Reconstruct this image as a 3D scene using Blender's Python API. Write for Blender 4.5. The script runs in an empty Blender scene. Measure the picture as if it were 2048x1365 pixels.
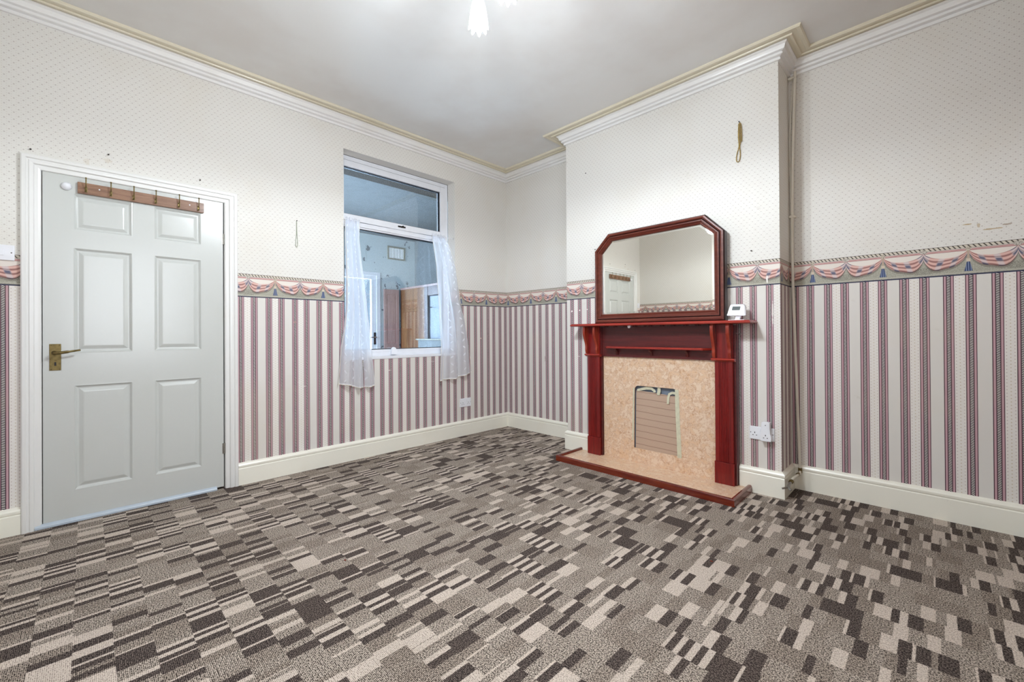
import bpy, bmesh, math, random
from mathutils import Vector, Matrix
import numpy as np
random.seed(7)
C = bpy.context.scene.collection
PI = math.pi

# ------------------------------------------------------------------ camera, world, lights, exposure
SC = bpy.context.scene
cam_d = bpy.data.cameras.new('camera'); cam = bpy.data.objects.new('camera', cam_d); C.objects.link(cam)
CX, CY, CZ = 3.5335, -3.4525, 1.07
yaw, pitch, roll = (math.radians(a) for a in (-44.9727, 0.2261, -0.3826))
F = Vector((math.sin(yaw)*math.cos(pitch), math.cos(yaw)*math.cos(pitch), math.sin(pitch)))
R = Vector((math.cos(yaw), -math.sin(yaw), 0)); U = R.cross(F)
R2 = R*math.cos(roll)+U*math.sin(roll); U2 = -R*math.sin(roll)+U*math.cos(roll)
cam.matrix_world = Matrix(((R2.x, U2.x, -F.x, CX), (R2.y, U2.y, -F.y, CY), (R2.z, U2.z, -F.z, CZ), (0, 0, 0, 1)))
cam_d.sensor_width = 36; cam_d.lens = 849.57/2048*36; cam_d.shift_y = -0.00893; cam_d.clip_start = 0.02
SC.camera = cam

world = bpy.data.worlds.new('overcast'); SC.world = world; world.use_nodes = True
bg = world.node_tree.nodes['Background']
bg.inputs[0].default_value = (0.78, 0.87, 1.0, 1); bg.inputs[1].default_value = 0.8

def area(name, loc, rot, sx, sy, power, col):
    l = bpy.data.lights.new(name, 'AREA'); l.shape = 'RECTANGLE'; l.size = sx; l.size_y = sy
    l.energy = power; l.color = col
    o = bpy.data.objects.new(name, l); C.objects.link(o); o.location = loc; o.rotation_euler = rot
    return o
# daylight entering through the real window of the right-hand wall, and through the glazed back door of the kitchen
area('daylight_window', (4.16, -3.05, 1.55), (0, math.radians(90), 0), 1.4, 1.1, 13, (0.93, 0.96, 1.0))
area('daylight_back_door', (-2.56, -0.9, 1.3), (0, math.radians(-90), 0), 1.2, 0.9, 95, (0.80, 0.89, 1.0))
area('kitchen_fill_light', (-1.25, -3.49, 1.55), (math.radians(90), 0, 0), 1.3, 1.1, 95, (0.82, 0.90, 1.0))  # added fill at an unseen, invented side window, brightens the kitchen

SC.view_settings.view_transform = 'Standard'; SC.view_settings.look = 'None'
SC.view_settings.gamma = 1; SC.view_settings.use_curve_mapping = False
SC.view_settings.exposure = 0.90
SC.cycles.denoising_prefilter = 'NONE'; SC.cycles.max_bounces = 10; SC.cycles.diffuse_bounces = 6; SC.cycles.transparent_max_bounces = 16
LAMP_W = 11.0; LAMP_DOWN = 15.5; LAMP_COL = (.87, .945, 1.0)

# ------------------------------------------------------------------ node helper
def srgb(r, g, b):
    f = lambda c: (c/255/12.92) if c/255 <= .04045 else ((c/255+.055)/1.055)**2.4
    return (f(r), f(g), f(b), 1)

class V:
    def __init__(s, nt, sock): s.nt = nt; s.s = sock
    def op(s, o, b=None, c=None):
        n = s.nt.nodes.new('ShaderNodeMath'); n.operation = o
        for i, v in enumerate((s, b, c)):
            if v is None: continue
            if isinstance(v, V): s.nt.links.new(v.s, n.inputs[i])
            else: n.inputs[i].default_value = v
        return V(s.nt, n.outputs[0])
    def __add__(s, b): return s.op('ADD', b)
    def __radd__(s, b): return s.op('ADD', b)
    def __sub__(s, b): return s.op('SUBTRACT', b)
    def __rsub__(s, b): return const(s.nt, b).op('SUBTRACT', s)
    def __mul__(s, b): return s.op('MULTIPLY', b)
    def __rmul__(s, b): return s.op('MULTIPLY', b)
    def __truediv__(s, b): return s.op('DIVIDE', b)
    def mod(s, b): return s.op('FLOORED_MODULO', b)
    def floor(s): return s.op('FLOOR')
    def abs(s): return s.op('ABSOLUTE')
    def sin(s): return s.op('SINE')
    def sqrt(s): return s.op('SQRT')
    def gt(s, b): return s.op('GREATER_THAN', b)
    def lt(s, b): return s.op('LESS_THAN', b)
    def min(s, b): return s.op('MINIMUM', b)
    def max(s, b): return s.op('MAXIMUM', b)
    def pow(s, b): return s.op('POWER', b)
    def rng(s, a, b): return s.gt(a)*s.lt(b)
    def sm(s, a, b, lo=0., hi=1.):
        n = s.nt.nodes.new('ShaderNodeMapRange'); n.interpolation_type = 'SMOOTHSTEP'
        s.nt.links.new(s.s, n.inputs[0])
        for i, v in ((1, a), (2, b), (3, lo), (4, hi)): n.inputs[i].default_value = v
        return V(s.nt, n.outputs[0])
def const(nt, v):
    n = nt.nodes.new('ShaderNodeValue'); n.outputs[0].default_value = v; return V(nt, n.outputs[0])
def mix(nt, f, a, b):
    n = nt.nodes.new('ShaderNodeMix'); n.data_type = 'RGBA'; n.clamp_factor = True
    if isinstance(f, V): nt.links.new(f.s, n.inputs[0])
    else: n.inputs[0].default_value = f
    for i, v in ((6, a), (7, b)):
        if isinstance(v, (tuple, list)): n.inputs[i].default_value = v
        else: nt.links.new(v, n.inputs[i])
    return n.outputs[2]
def comb(nt, x, y, z=0.):
    n = nt.nodes.new('ShaderNodeCombineXYZ')
    for i, v in enumerate((x, y, z)):
        if isinstance(v, V): nt.links.new(v.s, n.inputs[i])
        else: n.inputs[i].default_value = v
    return n.outputs[0]
def sep(nt, sock):
    n = nt.nodes.new('ShaderNodeSeparateXYZ'); nt.links.new(sock, n.inputs[0])
    return [V(nt, o) for o in n.outputs]
def noise(nt, vec, scale, detail=3, rough=.55, out=0, dist=0.):
    n = nt.nodes.new('ShaderNodeTexNoise'); n.inputs['Scale'].default_value = scale
    n.inputs['Detail'].default_value = detail; n.inputs['Roughness'].default_value = rough
    n.inputs['Distortion'].default_value = dist
    if vec is not None: nt.links.new(vec, n.inputs['Vector'])
    return V(nt, n.outputs[out]) if out == 0 else n.outputs[1]
def uvn(nt): return nt.nodes.new('ShaderNodeUVMap').outputs[0]
def objc(nt): return nt.nodes.new('ShaderNodeTexCoord').outputs['Object']
def geo_pos(nt): return nt.nodes.new('ShaderNodeNewGeometry').outputs['Position']
def newmat(name):
    m = bpy.data.materials.new(name); m.use_nodes = True
    nt = m.node_tree; b = nt.nodes['Principled BSDF']
    return m, nt, b
def setc(nt, b, col):
    if isinstance(col, (tuple, list)): b.inputs['Base Color'].default_value = col
    else: nt.links.new(col, b.inputs['Base Color'])
def bump(nt, b, h, strength=.2, dist=.002):
    n = nt.nodes.new('ShaderNodeBump'); n.inputs['Strength'].default_value = strength
    n.inputs['Distance'].default_value = dist
    nt.links.new(h.s if isinstance(h, V) else h, n.inputs['Height']); nt.links.new(n.outputs[0], b.inputs['Normal'])
def simple(name, rgb, rough=.5, metal=0., var=.06, scale=12., bumpy=0., coat=0., spec=.5):
    m, nt, b = newmat(name)
    p = geo_pos(nt); nz = noise(nt, p, scale, 4)
    c = srgb(*rgb); d = tuple(x*(1-var*2.5) for x in c[:3])+(1,)
    setc(nt, b, mix(nt, nz.sm(.35, .75), c, d))
    b.inputs['Roughness'].default_value = rough; b.inputs['Metallic'].default_value = metal
    b.inputs['Coat Weight'].default_value = coat; b.inputs['Coat Roughness'].default_value = .12
    b.inputs['Specular IOR Level'].default_value = spec
    if bumpy: bump(nt, b, noise(nt, p, scale*12, 3), bumpy, .001)
    return m

# ------------------------------------------------------------------ wallpaper
def wallpaper(name, u0, tassel0, slope=0., zt0=1.545, hb=.1690, scuffs=(), u0b=None, ub=0., swagP=.355, sagsign=0):
    """dotted paper above, printed swag border, striped paper below; uv are metres along the wall and height"""
    m, nt, b = newmat(name)
    uv = uvn(nt); u, z, _ = sep(nt, uv)
    pos = geo_pos(nt)
    # ---- upper dotted paper
    cx = (u/.01715); ci = cx.floor(); fx = (cx-ci-.5)*.01715
    zz = z/.0385 + ci.mod(2.)*.5; fz = (zz-zz.floor()-.5)*.0385
    dot = (fx*fx+fz*fz).sqrt().sm(.0022, .0042, 1., 0.)
    fx2 = ((cx+.5)-(cx+.5).floor()-.5)*.01715
    z3 = z/.0128; fz3 = (z3-z3.floor()-.5)*.0128
    dot2 = (fx2*fx2+fz3*fz3).sqrt().sm(.0009, .0022, .38, 0.)
    up = mix(nt, dot*.5, srgb(227, 225, 220), srgb(160, 146, 142))
    up = mix(nt, dot2, up, srgb(178, 160, 150))
    # ---- lower striped paper
    if u0b is None: uu = u-u0
    else: uu = u - (u.gt(ub)*(u0-u0b)+u0b)
    q = uu.mod(.18302)
    w = q - q.gt(.0965)*.097
    ins = w.gt(0.)*w.lt(.043)
    rop = ((z+w*.55)/.0093); rf = rop-rop.floor()
    rope_c = mix(nt, rf.sm(.52, .66), srgb(48, 42, 46), srgb(236, 232, 228))
    pink = mix(nt, ((w-.0078).abs()).sm(0., .004), srgb(206, 174, 180), srgb(172, 130, 140))
    pink2 = mix(nt, ((w-.0358).abs()).sm(0., .004), srgb(206, 174, 180), srgb(172, 130, 140))
    dark = srgb(66, 46, 58)
    st = mix(nt, w.rng(.003, .0125), dark, pink)
    st = mix(nt, w.rng(.0156, .028), st, rope_c)
    st = mix(nt, w.rng(.031, .0405), st, pink2)
    # gaps
    g = q-.1615
    dz = (z/.018); d1 = (dz-dz.floor()-.5)*.018
    dzb = dz+.5; d2 = (dzb-dzb.floor()-.5)*.018
    gd = (g*g+d1*d1).sqrt().sm(.0016, .0034, .8, 0.)
    ga = g.abs()-.0145
    gs = (ga*ga+d2*d2).sqrt().sm(.0013, .0030, .7, 0.)
    isdot = q.gt(.14)
    gap = mix(nt, isdot, srgb(224, 221, 216), srgb(234, 230, 225))
    gap = mix(nt, gd*isdot, gap, srgb(196, 180, 150))
    gap = mix(nt, gs*isdot, gap, srgb(176, 150, 150))
    low = mix(nt, ins, gap, st)
    # ---- border
    zt = z - (u*slope).max(-.029) if slope else z
    v = (zt-(zt0-hb))/hb
    P = swagP
    uc = (u-tassel0+P/2).mod(P)-P/2
    a = uc.abs(); t = a/(P/2)
    arch = t*(t-1.)*-4.             # 0..1 bump
    arch = arch.max(0.).pow(.62)
    yU = .86 - arch*(.26)
    yL = .80 - arch*(.54) - t.sm(.45, .85)*.16
    wsw = (v-yL)/(yU-yL+.001)
    swag = wsw.gt(0.)*wsw.lt(1.)
    fold = ((wsw*19.+t*5.).sin()*.5+.5)
    pl1 = (t*19.+wsw*2.2+1.).sin().sm(-.1, .8); pl2 = (wsw*11.+t*3.).sin().sm(-.1, .7)
    sc = mix(nt, fold.sm(.1, .95), srgb(184, 134, 128), srgb(224, 186, 176))
    sc = mix(nt, pl1*.6, sc, srgb(214, 210, 214))
    sc = mix(nt, pl1*pl2*.85, sc, srgb(62, 74, 108))
    sc = mix(nt, fold.sm(.16, .0)*.55, sc, srgb(70, 48, 52))
    edge = (wsw-.5).abs().sm(.38, .5)
    sc = mix(nt, edge*wsw.lt(.5)*.9, sc, srgb(66, 46, 48))
    n1 = noise(nt, comb(nt, u*1., z*1., 0.), 170., 2)
    grey = mix(nt, n1.sm(.4, .62), srgb(178, 176, 162), srgb(158, 156, 144))
    inner = srgb(232, 224, 216)
    below = v.lt(.62)*1.
    bc = mix(nt, (v-yL).gt(0.), grey, inner)
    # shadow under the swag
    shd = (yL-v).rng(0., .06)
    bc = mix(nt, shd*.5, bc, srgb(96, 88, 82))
    bc = mix(nt, swag, bc, sc)
    # rosette and ornament under it
    ra = (P/2)-a
    orn = ra.sm(.028, .045, 1., 0.)*v.rng(.10, .34-0.)*(noise(nt, comb(nt, a*1., z*1., 3.), 260., 1).gt(.53))*(ra*-2.+.36-v).gt(-.02)
    bc = mix(nt, orn*.7, bc, srgb(96, 92, 84))
    # tassel: cord, head and blue skirt
    cord = a.lt(.0045)*v.rng(.46, .86)
    bc = mix(nt, cord, bc, srgb(186, 164, 146))
    tw = (.52-v)*.034+.003
    tas = (a.op('LESS_THAN', tw))*v.rng(.13, .50)
    tcol = mix(nt, ((uc*700.+v*4.).sin()).sm(-.2, .6), srgb(52, 66, 104), srgb(126, 140, 172))
    bc = mix(nt, tas, bc, tcol)
    bc = mix(nt, a.lt(.008)*v.rng(.44, .54), bc, srgb(210, 196, 178))
    # loops at the rope
    knot = ((a*a)*.9+((v-.86)*hb).pow(2.)).sqrt().sm(.009, .013, 1., 0.)
    kn2 = ((ra*ra)*.5+((v-.88)*hb).pow(2.)).sqrt().sm(.010, .014, 1., 0.)
    # pink band under the rope
    pb = v.rng(.80, .865)
    bandc = mix(nt, v.rng(.82, .845), srgb(150, 92, 92), srgb(224, 186, 182))
    bc = mix(nt, pb*(swag*-1.+1.), bc, bandc)
    # rope
    rp = ((u+zt*.75)/.0195); rfr = rp-rp.floor()
    rv = (v-.94).abs()
    rope = mix(nt, (rfr-.5).abs().sm(.24, .44), srgb(214, 206, 192), srgb(62, 54, 48))
    rope = mix(nt, rv.sm(.038, .055), rope, srgb(84, 74, 66))
    bc = mix(nt, v.gt(.885), bc, rope)
    bc = mix(nt, knot, bc, mix(nt, n1.sm(.4, .6), srgb(214, 204, 188), srgb(150, 136, 122)))
    bc = mix(nt, kn2, bc, mix(nt, n1.sm(.4, .6), srgb(214, 208, 198), srgb(150, 140, 132)))
    bc = mix(nt, v.rng(-.001, .045), bc, srgb(52, 56, 82))
    bc = mix(nt, v.rng(.075, .10)*.5, bc, srgb(206, 202, 190))
    col = mix(nt, v.gt(1.), mix(nt, v.gt(0.), low, bc), up)
    # age: large soft yellowing, small scuffs where the paper is torn
    big = noise(nt, pos, 1.3, 4, .6)
    col = mix(nt, big.sm(.48, .75)*.16, col, srgb(208, 192, 162))
    fine = noise(nt, pos, 14., 5, .7)
    col = mix(nt, fine.sm(.62, .80)*.18, col, srgb(150, 128, 100))
    for (su, sz, rx, rz, scol, sst) in scuffs:
        nn = noise(nt, pos, 55., 2)
        du = (u-su)/rx; dzz = (z-sz)/rz
        k = ((du*du+dzz*dzz).sqrt()+nn*1.1).sm(1.05, 1.2, 1., 0.)
        col = mix(nt, k*sst, col, srgb(*scol))
    setc(nt, b, col)
    b.inputs['Roughness'].default_value = .62; b.inputs['Specular IOR Level'].default_value = .3
    bump(nt, b, noise(nt, pos, 60., 4), .12, .002)
    return m

W_ = (236, 232, 226); Y_ = (182, 156, 112)
M = {}
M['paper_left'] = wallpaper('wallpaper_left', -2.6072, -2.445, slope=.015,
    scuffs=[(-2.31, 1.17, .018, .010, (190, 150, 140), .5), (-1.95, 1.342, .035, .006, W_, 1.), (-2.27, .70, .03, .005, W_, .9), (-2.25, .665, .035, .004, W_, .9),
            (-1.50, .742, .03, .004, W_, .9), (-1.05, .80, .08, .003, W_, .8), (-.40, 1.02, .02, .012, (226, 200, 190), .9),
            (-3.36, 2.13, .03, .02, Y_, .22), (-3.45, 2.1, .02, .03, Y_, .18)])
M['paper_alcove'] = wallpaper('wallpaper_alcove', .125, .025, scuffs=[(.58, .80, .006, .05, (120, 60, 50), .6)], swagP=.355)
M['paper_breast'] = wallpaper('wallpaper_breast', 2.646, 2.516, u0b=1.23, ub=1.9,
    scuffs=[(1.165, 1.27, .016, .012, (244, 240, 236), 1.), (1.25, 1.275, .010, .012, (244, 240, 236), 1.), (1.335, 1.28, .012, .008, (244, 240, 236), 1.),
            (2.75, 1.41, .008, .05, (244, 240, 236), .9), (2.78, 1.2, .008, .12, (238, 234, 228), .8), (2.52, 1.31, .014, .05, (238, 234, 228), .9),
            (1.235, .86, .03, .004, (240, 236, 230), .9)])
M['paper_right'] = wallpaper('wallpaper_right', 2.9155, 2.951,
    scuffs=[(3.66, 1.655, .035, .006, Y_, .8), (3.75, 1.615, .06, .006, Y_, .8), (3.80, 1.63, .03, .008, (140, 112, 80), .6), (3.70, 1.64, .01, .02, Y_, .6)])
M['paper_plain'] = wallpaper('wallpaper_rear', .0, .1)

# ------------------------------------------------------------------ carpet
def carpet():
    m, nt, b = newmat('carpet')
    x, y, _ = sep(nt, geo_pos(nt))
    p = geo_pos(nt)
    # yarn ribs jitter the edges a little
    jit = (noise(nt, p, 240., 3, .8)-.5)*.011
    ry = (y+3.49+jit)/.1015; row = ry.floor()
    def cells(scale, salt):
        n = nt.nodes.new('ShaderNodeTexVoronoi'); n.voronoi_dimensions = '1D'; n.inputs['Scale'].default_value = 1.
        wv = (x+jit)/scale + row*37.37+salt
        nt.links.new(wv.s, n.inputs['W']); q = nt.nodes.new('ShaderNodeSeparateColor'); nt.links.new(n.outputs['Color'], q.inputs[0])
        return V(nt, q.outputs[0]), V(nt, q.outputs[1]), (wv-V(nt, n.outputs['W'])).gt(0.)
    c1, c1b, near = cells(.047, 0.)
    c2, c2b, _n = cells(.026, 500.)
    pair = c1.lt(.34)
    light = pair*(1.-near) + c1.rng(.46, .58) + c2.gt(.93)
    dark = (pair*near*c1b.lt(.60) + c1.rng(.60, .66) + c2.lt(.06)).min(1.)
    light = (light*(1.-c1b.gt(.80))).min(1.)
    # looped pile: ribs run across the room, with a fine speckle
    rib = ((y*2*PI/.0047)+noise(nt, p, 120., 2)*3.).sin()*.5+.5
    sp = noise(nt, p, 210., 3, .75).sm(.42, .58)
    pile = rib*.40+sp*.60
    mid = mix(nt, pile.sm(.22, .78), srgb(50, 42, 37), srgb(206, 192, 178))
    midd = mix(nt, pile.sm(.22, .78), srgb(44, 37, 33), srgb(186, 171, 157))
    mid = mix(nt, c1b.sm(.2, .8), midd, mid)
    lig = mix(nt, pile.sm(.0, .6), srgb(132, 118, 107), srgb(218, 204, 191))
    dar = mix(nt, pile.sm(.35, .95), srgb(42, 36, 35), srgb(132, 118, 110))
    col = mix(nt, light, mid, lig)
    col = mix(nt, dark, col, dar)
    big = noise(nt, p, .9, 3)
    col = mix(nt, big.sm(.5, .75)*.16, col, srgb(90, 76, 66))
    setc(nt, b, col)
    b.inputs['Roughness'].default_value = .95; b.inputs['Specular IOR Level'].default_value = .1
    bump(nt, b, pile+light*.4-dark*.3, .5, .004)
    return m
M['carpet'] = carpet()

def ceiling_mat():
    m, nt, b = newmat('ceiling_paint')
    p = geo_pos(nt)
    a = noise(nt, p, 1.1, 4, .6)
    setc(nt, b, mix(nt, a.sm(.4, .7), srgb(230, 230, 228), srgb(222, 219, 215)))
    b.inputs['Roughness'].default_value = .75
    bump(nt, b, noise(nt, p, 5., 5), .25, .01)
    return m
M['ceiling'] = ceiling_mat()

def paint(name, rgb, rough=.28, chips=0., rgb2=(190, 184, 160)):
    m, nt, b = newmat(name)
    p = geo_pos(nt)
    c = mix(nt, noise(nt, p, 3., 4).sm(.5, .8)*.35, srgb(*rgb), srgb(*rgb2))
    c = mix(nt, noise(nt, p, 30., 3, .7).sm(.70, .78)*chips, c, srgb(120, 104, 80))
    setc(nt, b, c); b.inputs['Roughness'].default_value = rough
    b.inputs['Coat Weight'].default_value = .3; b.inputs['Coat Roughness'].default_value = .2
    bump(nt, b, noise(nt, p, 26., 3), .10, .003)
    return m
M['white_gloss'] = paint('white_gloss_paint', (232, 232, 230), .35, .0, (222, 220, 212))
M['cream_gloss'] = paint('cream_gloss_paint', (246, 244, 232), .35, .25, (240, 235, 218))
M['cornice_white'] = paint('cornice_white_paint', (238, 237, 236), .5, 0., (226, 222, 212))
M['cornice_cream'] = paint('cornice_cream_paint', (224, 216, 194), .5, 0., (214, 204, 174))
M['door_white'] = paint('door_white_paint', (203, 206, 203), .22, .05, (198, 200, 193))
M['upvc'] = simple('white_upvc', (236, 238, 244), .3, var=.02)
M['gasket'] = simple('black_gasket', (26, 28, 38), .6)
M['plastic'] = simple('white_plastic', (238, 240, 246), .35, var=.02)
M['plastic_dark'] = simple('dark_slot', (28, 28, 32), .6)
M['lcd'] = simple('grey_display', (66, 78, 78), .5)
M['brass_old'] = simple('aged_brass', (128, 112, 72), .4, .85, .15, 60)
M['steel'] = simple('steel', (170, 168, 162), .35, .9, .1, 60)
M['excluder'] = simple('blue_grey_plastic', (192, 204, 216), .35, var=.03)
M['pipe_paint'] = paint('pipe_cream_paint', (236, 232, 220), .35, 1., (200, 190, 160))
M['cord_tan'] = simple('tan_cord', (178, 152, 92), .8, var=.2, scale=120)
M['cord_green'] = simple('pale_green_cord', (156, 166, 140), .8, var=.2, scale=120)
M['card_edge'] = simple('grey_metal_plate', (128, 140, 156), .6, .1)
M['tape'] = simple('masking_tape', (214, 212, 186), .6, var=.06, scale=40)
M['bounce_brown'] = simple('bounce_brown_paint', (140, 108, 76), .7)  # invented brown for the unseen right wall, darkens bounce onto the breast side
M['nail'] = simple('dark_nail', (40, 34, 30), .5, .6)
M['black_edge'] = simple('near_black_wood', (38, 18, 20), .35, var=.1)

def wood(name, c1, c2, c3, scale, axis='x', rough=.3, coat=.5, stretch=14.):
    m, nt, b = newmat(name)
    x, y, z = sep(nt, geo_pos(nt))
    k = {'x': (1, stretch, stretch), 'y': (stretch, 1, stretch), 'z': (stretch, stretch, 1)}[axis]
    vec = comb(nt, x*k[0], y*k[1], z*k[2])
    a = noise(nt, vec, scale, 5, .6, dist=.6); f = noise(nt, vec, scale*6, 4, .7)
    c = mix(nt, a.sm(.35, .65), srgb(*c1), srgb(*c2))
    c = mix(nt, f.sm(.5, .72)*.6, c, srgb(*c3))
    setc(nt, b, c); b.inputs['Roughness'].default_value = rough
    b.inputs['Coat Weight'].default_value = coat; b.inputs['Coat Roughness'].default_value = .15
    bump(nt, b, f, .05, .001)
    return m
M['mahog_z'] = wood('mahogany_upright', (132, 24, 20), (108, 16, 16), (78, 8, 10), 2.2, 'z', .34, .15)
M['mahog_x_lit'] = wood('mahogany_level_lit', (168, 52, 38), (146, 38, 30), (116, 24, 22), 2.2, 'x', .3, .3)  # glossy highlight of the shelf edge painted in as a brighter red
M['corbel'] = wood('corbel_wood_lit', (156, 54, 30), (132, 34, 22), (104, 18, 16), 2.2, 'z', .25, .4)  # orange highlights of the corbel fronts put into the base colour
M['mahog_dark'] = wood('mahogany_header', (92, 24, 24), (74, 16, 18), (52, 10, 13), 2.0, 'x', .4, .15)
M['mirror_wood'] = wood('mirror_frame_wood', (112, 52, 38), (92, 38, 28), (62, 24, 20), 2.5, 'x', .28, .3)
M['rim_wood'] = wood('hearth_rim_wood', (122, 46, 22), (98, 28, 20), (70, 16, 14), 2.5, 'x', .22)
M['rack_wood'] = wood('coat_rack_wood', (150, 112, 86), (124, 88, 66), (98, 66, 48), 5., 'y', .5, .1)
M['pine'] = wood('knotty_pine', (164, 118, 78), (134, 92, 62), (90, 54, 34), 2.2, 'z', .4, .2, 8.)
M['pale_door'] = wood('pale_cupboard_wood', (196, 168, 164), (182, 152, 148), (162, 132, 130), 3., 'z', .4, .2)
M['brown_edge'] = wood('brown_edge_wood', (92, 48, 34), (74, 36, 28), (56, 26, 20), 3., 'z', .4, .2)

def marble():
    m, nt, b = newmat('peach_marble')
    p = geo_pos(nt)
    a = noise(nt, p, 24., 6, .72, dist=.5); c2 = noise(nt, p, 38., 5, .7); c3 = noise(nt, p, 4.5, 4)
    c = mix(nt, a.sm(.42, .62), srgb(232, 208, 184), srgb(226, 192, 158))
    c = mix(nt, (a-.5).abs().sm(.0, .03, 1., 0.)*.55, c, srgb(176, 118, 78))
    c = mix(nt, c2.sm(.52, .66)*.65, c, srgb(192, 142, 102))
    c = mix(nt, c3.sm(.55, .75)*.4, c, srgb(236, 212, 190))
    setc(nt, b, c); b.inputs['Roughness'].default_value = .3
    return m
M['marble'] = marble()
def cardboard():
    m, nt, b = newmat('cardboard')
    p = geo_pos(nt); x, y, z = sep(nt, p)
    w = z+x*.02+noise(nt, p, 3., 2)*.02
    l = (w*2*PI/.052).sin().sm(.93, 1.)
    l2 = (w*2*PI/.0093).sin()*.5+.5
    c = mix(nt, l2*.25, srgb(192, 166, 146), srgb(176, 150, 132))
    c = mix(nt, l*.7, c, srgb(128, 98, 82))
    setc(nt, b, c); b.inputs['Roughness'].default_value = .8
    bump(nt, b, l2, .2, .002)
    return m
M['cardboard'] = cardboard()
def glossy_mirror():
    m, nt, b = newmat('mirror_glass')
    b.inputs['Metallic'].default_value = 1.
    n = noise(nt, geo_pos(nt), 2., 2)
    setc(nt, b, mix(nt, n.sm(.3, .7), (.86, .84, .78, 1), (.84, .82, .76, 1)))
    b.inputs['Roughness'].default_value = .015
    return m
M['mirror'] = glossy_mirror()
def pane_mat():
    m, nt, b = newmat('window_glass')
    nt.nodes.remove(b)
    out = nt.nodes['Material Output']
    t = nt.nodes.new('ShaderNodeBsdfTransparent'); t.inputs[0].default_value = (.80, .86, .90, 1)
    g = nt.nodes.new('ShaderNodeBsdfGlossy'); g.inputs['Roughness'].default_value = .01
    f = nt.nodes.new('ShaderNodeFresnel'); f.inputs[0].default_value = 1.52
    k = (V(nt, f.outputs[0])*2.1).min(1.)
    mx = nt.nodes.new('ShaderNodeMixShader'); nt.links.new(k.s, mx.inputs[0])
    nt.links.new(t.outputs[0], mx.inputs[1]); nt.links.new(g.outputs[0], mx.inputs[2]); nt.links.new(mx.outputs[0], out.inputs[0])
    return m
M['pane'] = pane_mat()
def net_mat():
    m, nt, b = newmat('sheer_net')
    out = nt.nodes['Material Output']
    uv = uvn(nt); u, v, _ = sep(nt, uv)
    b.inputs['Base Color'].default_value = srgb(250, 251, 254); b.inputs['Roughness'].default_value = .55
    tr = nt.nodes.new('ShaderNodeBsdfTranslucent'); tr.inputs[0].default_value = srgb(236, 240, 250)
    a1 = nt.nodes.new('ShaderNodeMixShader'); a1.inputs[0].default_value = .45
    nt.links.new(b.outputs[0], a1.inputs[1]); nt.links.new(tr.outputs[0], a1.inputs[2])
    tp = nt.nodes.new('ShaderNodeBsdfTransparent')
    # woven leaf sprigs: slanted ellipses on a staggered lattice
    cu = u/.11; ci = cu.floor(); sv = v/.075+ci.mod(2.)*.5; ri = sv.floor()
    fu = (cu-ci-.5)*.11; fv = (sv-ri-.5)*.075
    flip = (ci+ri).mod(2.)*2.-1.
    a = fu*.8+fv*.6*flip; c = fv*.8-fu*.6*flip
    leaf = ((a/.007).pow(2.)+(c/.018).pow(2.)).sm(.6, 1.1, 1., 0.)
    hem = v.lt(.012)
    lw = nt.nodes.new('ShaderNodeLayerWeight'); lw.inputs[0].default_value = .35
    face = V(nt, lw.outputs['Facing'])
    op = (face*.6+.62+leaf*.45+hem*.6).min(.97)
    mx = nt.nodes.new('ShaderNodeMixShader'); nt.links.new(op.s, mx.inputs[0])
    nt.links.new(tp.outputs[0], mx.inputs[1]); nt.links.new(a1.outputs[0], mx.inputs[2]); nt.links.new(mx.outputs[0], out.inputs[0])
    return m
M['net'] = net_mat()
M['net_hem'] = simple('cream_hem_thread', (236, 228, 208), .7)
def shade_glass():
    m, nt, b = newmat('lamp_shade_glass')
    nt.nodes.remove(b); out = nt.nodes['Material Output']
    d = nt.nodes.new('ShaderNodeBsdfDiffuse'); d.inputs[0].default_value = (.85, .88, .92, 1)
    t = nt.nodes.new('ShaderNodeBsdfTranslucent'); t.inputs[0].default_value = (.9, .94, 1, 1)
    g = nt.nodes.new('ShaderNodeBsdfGlossy'); g.inputs['Roughness'].default_value = .08
    m1 = nt.nodes.new('ShaderNodeMixShader'); m1.inputs[0].default_value = .6
    nt.links.new(d.outputs[0], m1.inputs[1]); nt.links.new(t.outputs[0], m1.inputs[2])
    lw = nt.nodes.new('ShaderNodeLayerWeight'); lw.inputs[0].default_value = .4
    mx = nt.nodes.new('ShaderNodeMixShader'); nt.links.new((V(nt, lw.outputs['Facing'])*.5+.05).s, mx.inputs[0])
    nt.links.new(m1.outputs[0], mx.inputs[1]); nt.links.new(g.outputs[0], mx.inputs[2]); nt.links.new(mx.outputs[0], out.inputs[0])
    return m
M['shade_glass'] = shade_glass()
def emit(name, col, s):
    m, nt, b = newmat(name); b.inputs['Emission Color'].default_value = col; b.inputs['Emission Strength'].default_value = s
    b.inputs['Base Color'].default_value = (.9, .9, .9, 1); return m
M['bulb'] = emit('glowing_bulb', (.90, .95, 1.0, 1), 8.)
def kitchen_wall_mat():
    m, nt, b = newmat('kitchen_wall_paint')
    p = geo_pos(nt)
    n = noise(nt, p, 9., 3, .6)
    c = mix(nt, n.sm(.64, .66), srgb(206, 216, 218), srgb(120, 128, 134))
    setc(nt, b, c); b.inputs['Roughness'].default_value = .7
    return m
M['kitchen_wall'] = kitchen_wall_mat()
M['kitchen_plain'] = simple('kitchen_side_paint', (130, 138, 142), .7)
M['kitchen_floor'] = simple('kitchen_floor_vinyl', (120, 110, 100), .5)
M['appliance'] = simple('pale_blue_grey_panel', (112, 122, 140), .3)
M['vent'] = simple('vent_plastic', (150, 148, 132), .5)
M['lintel'] = simple('dark_lintel', (52, 44, 34), .8)
M['chrome'] = simple('chrome', (210, 212, 216), .15, 1.)

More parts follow.
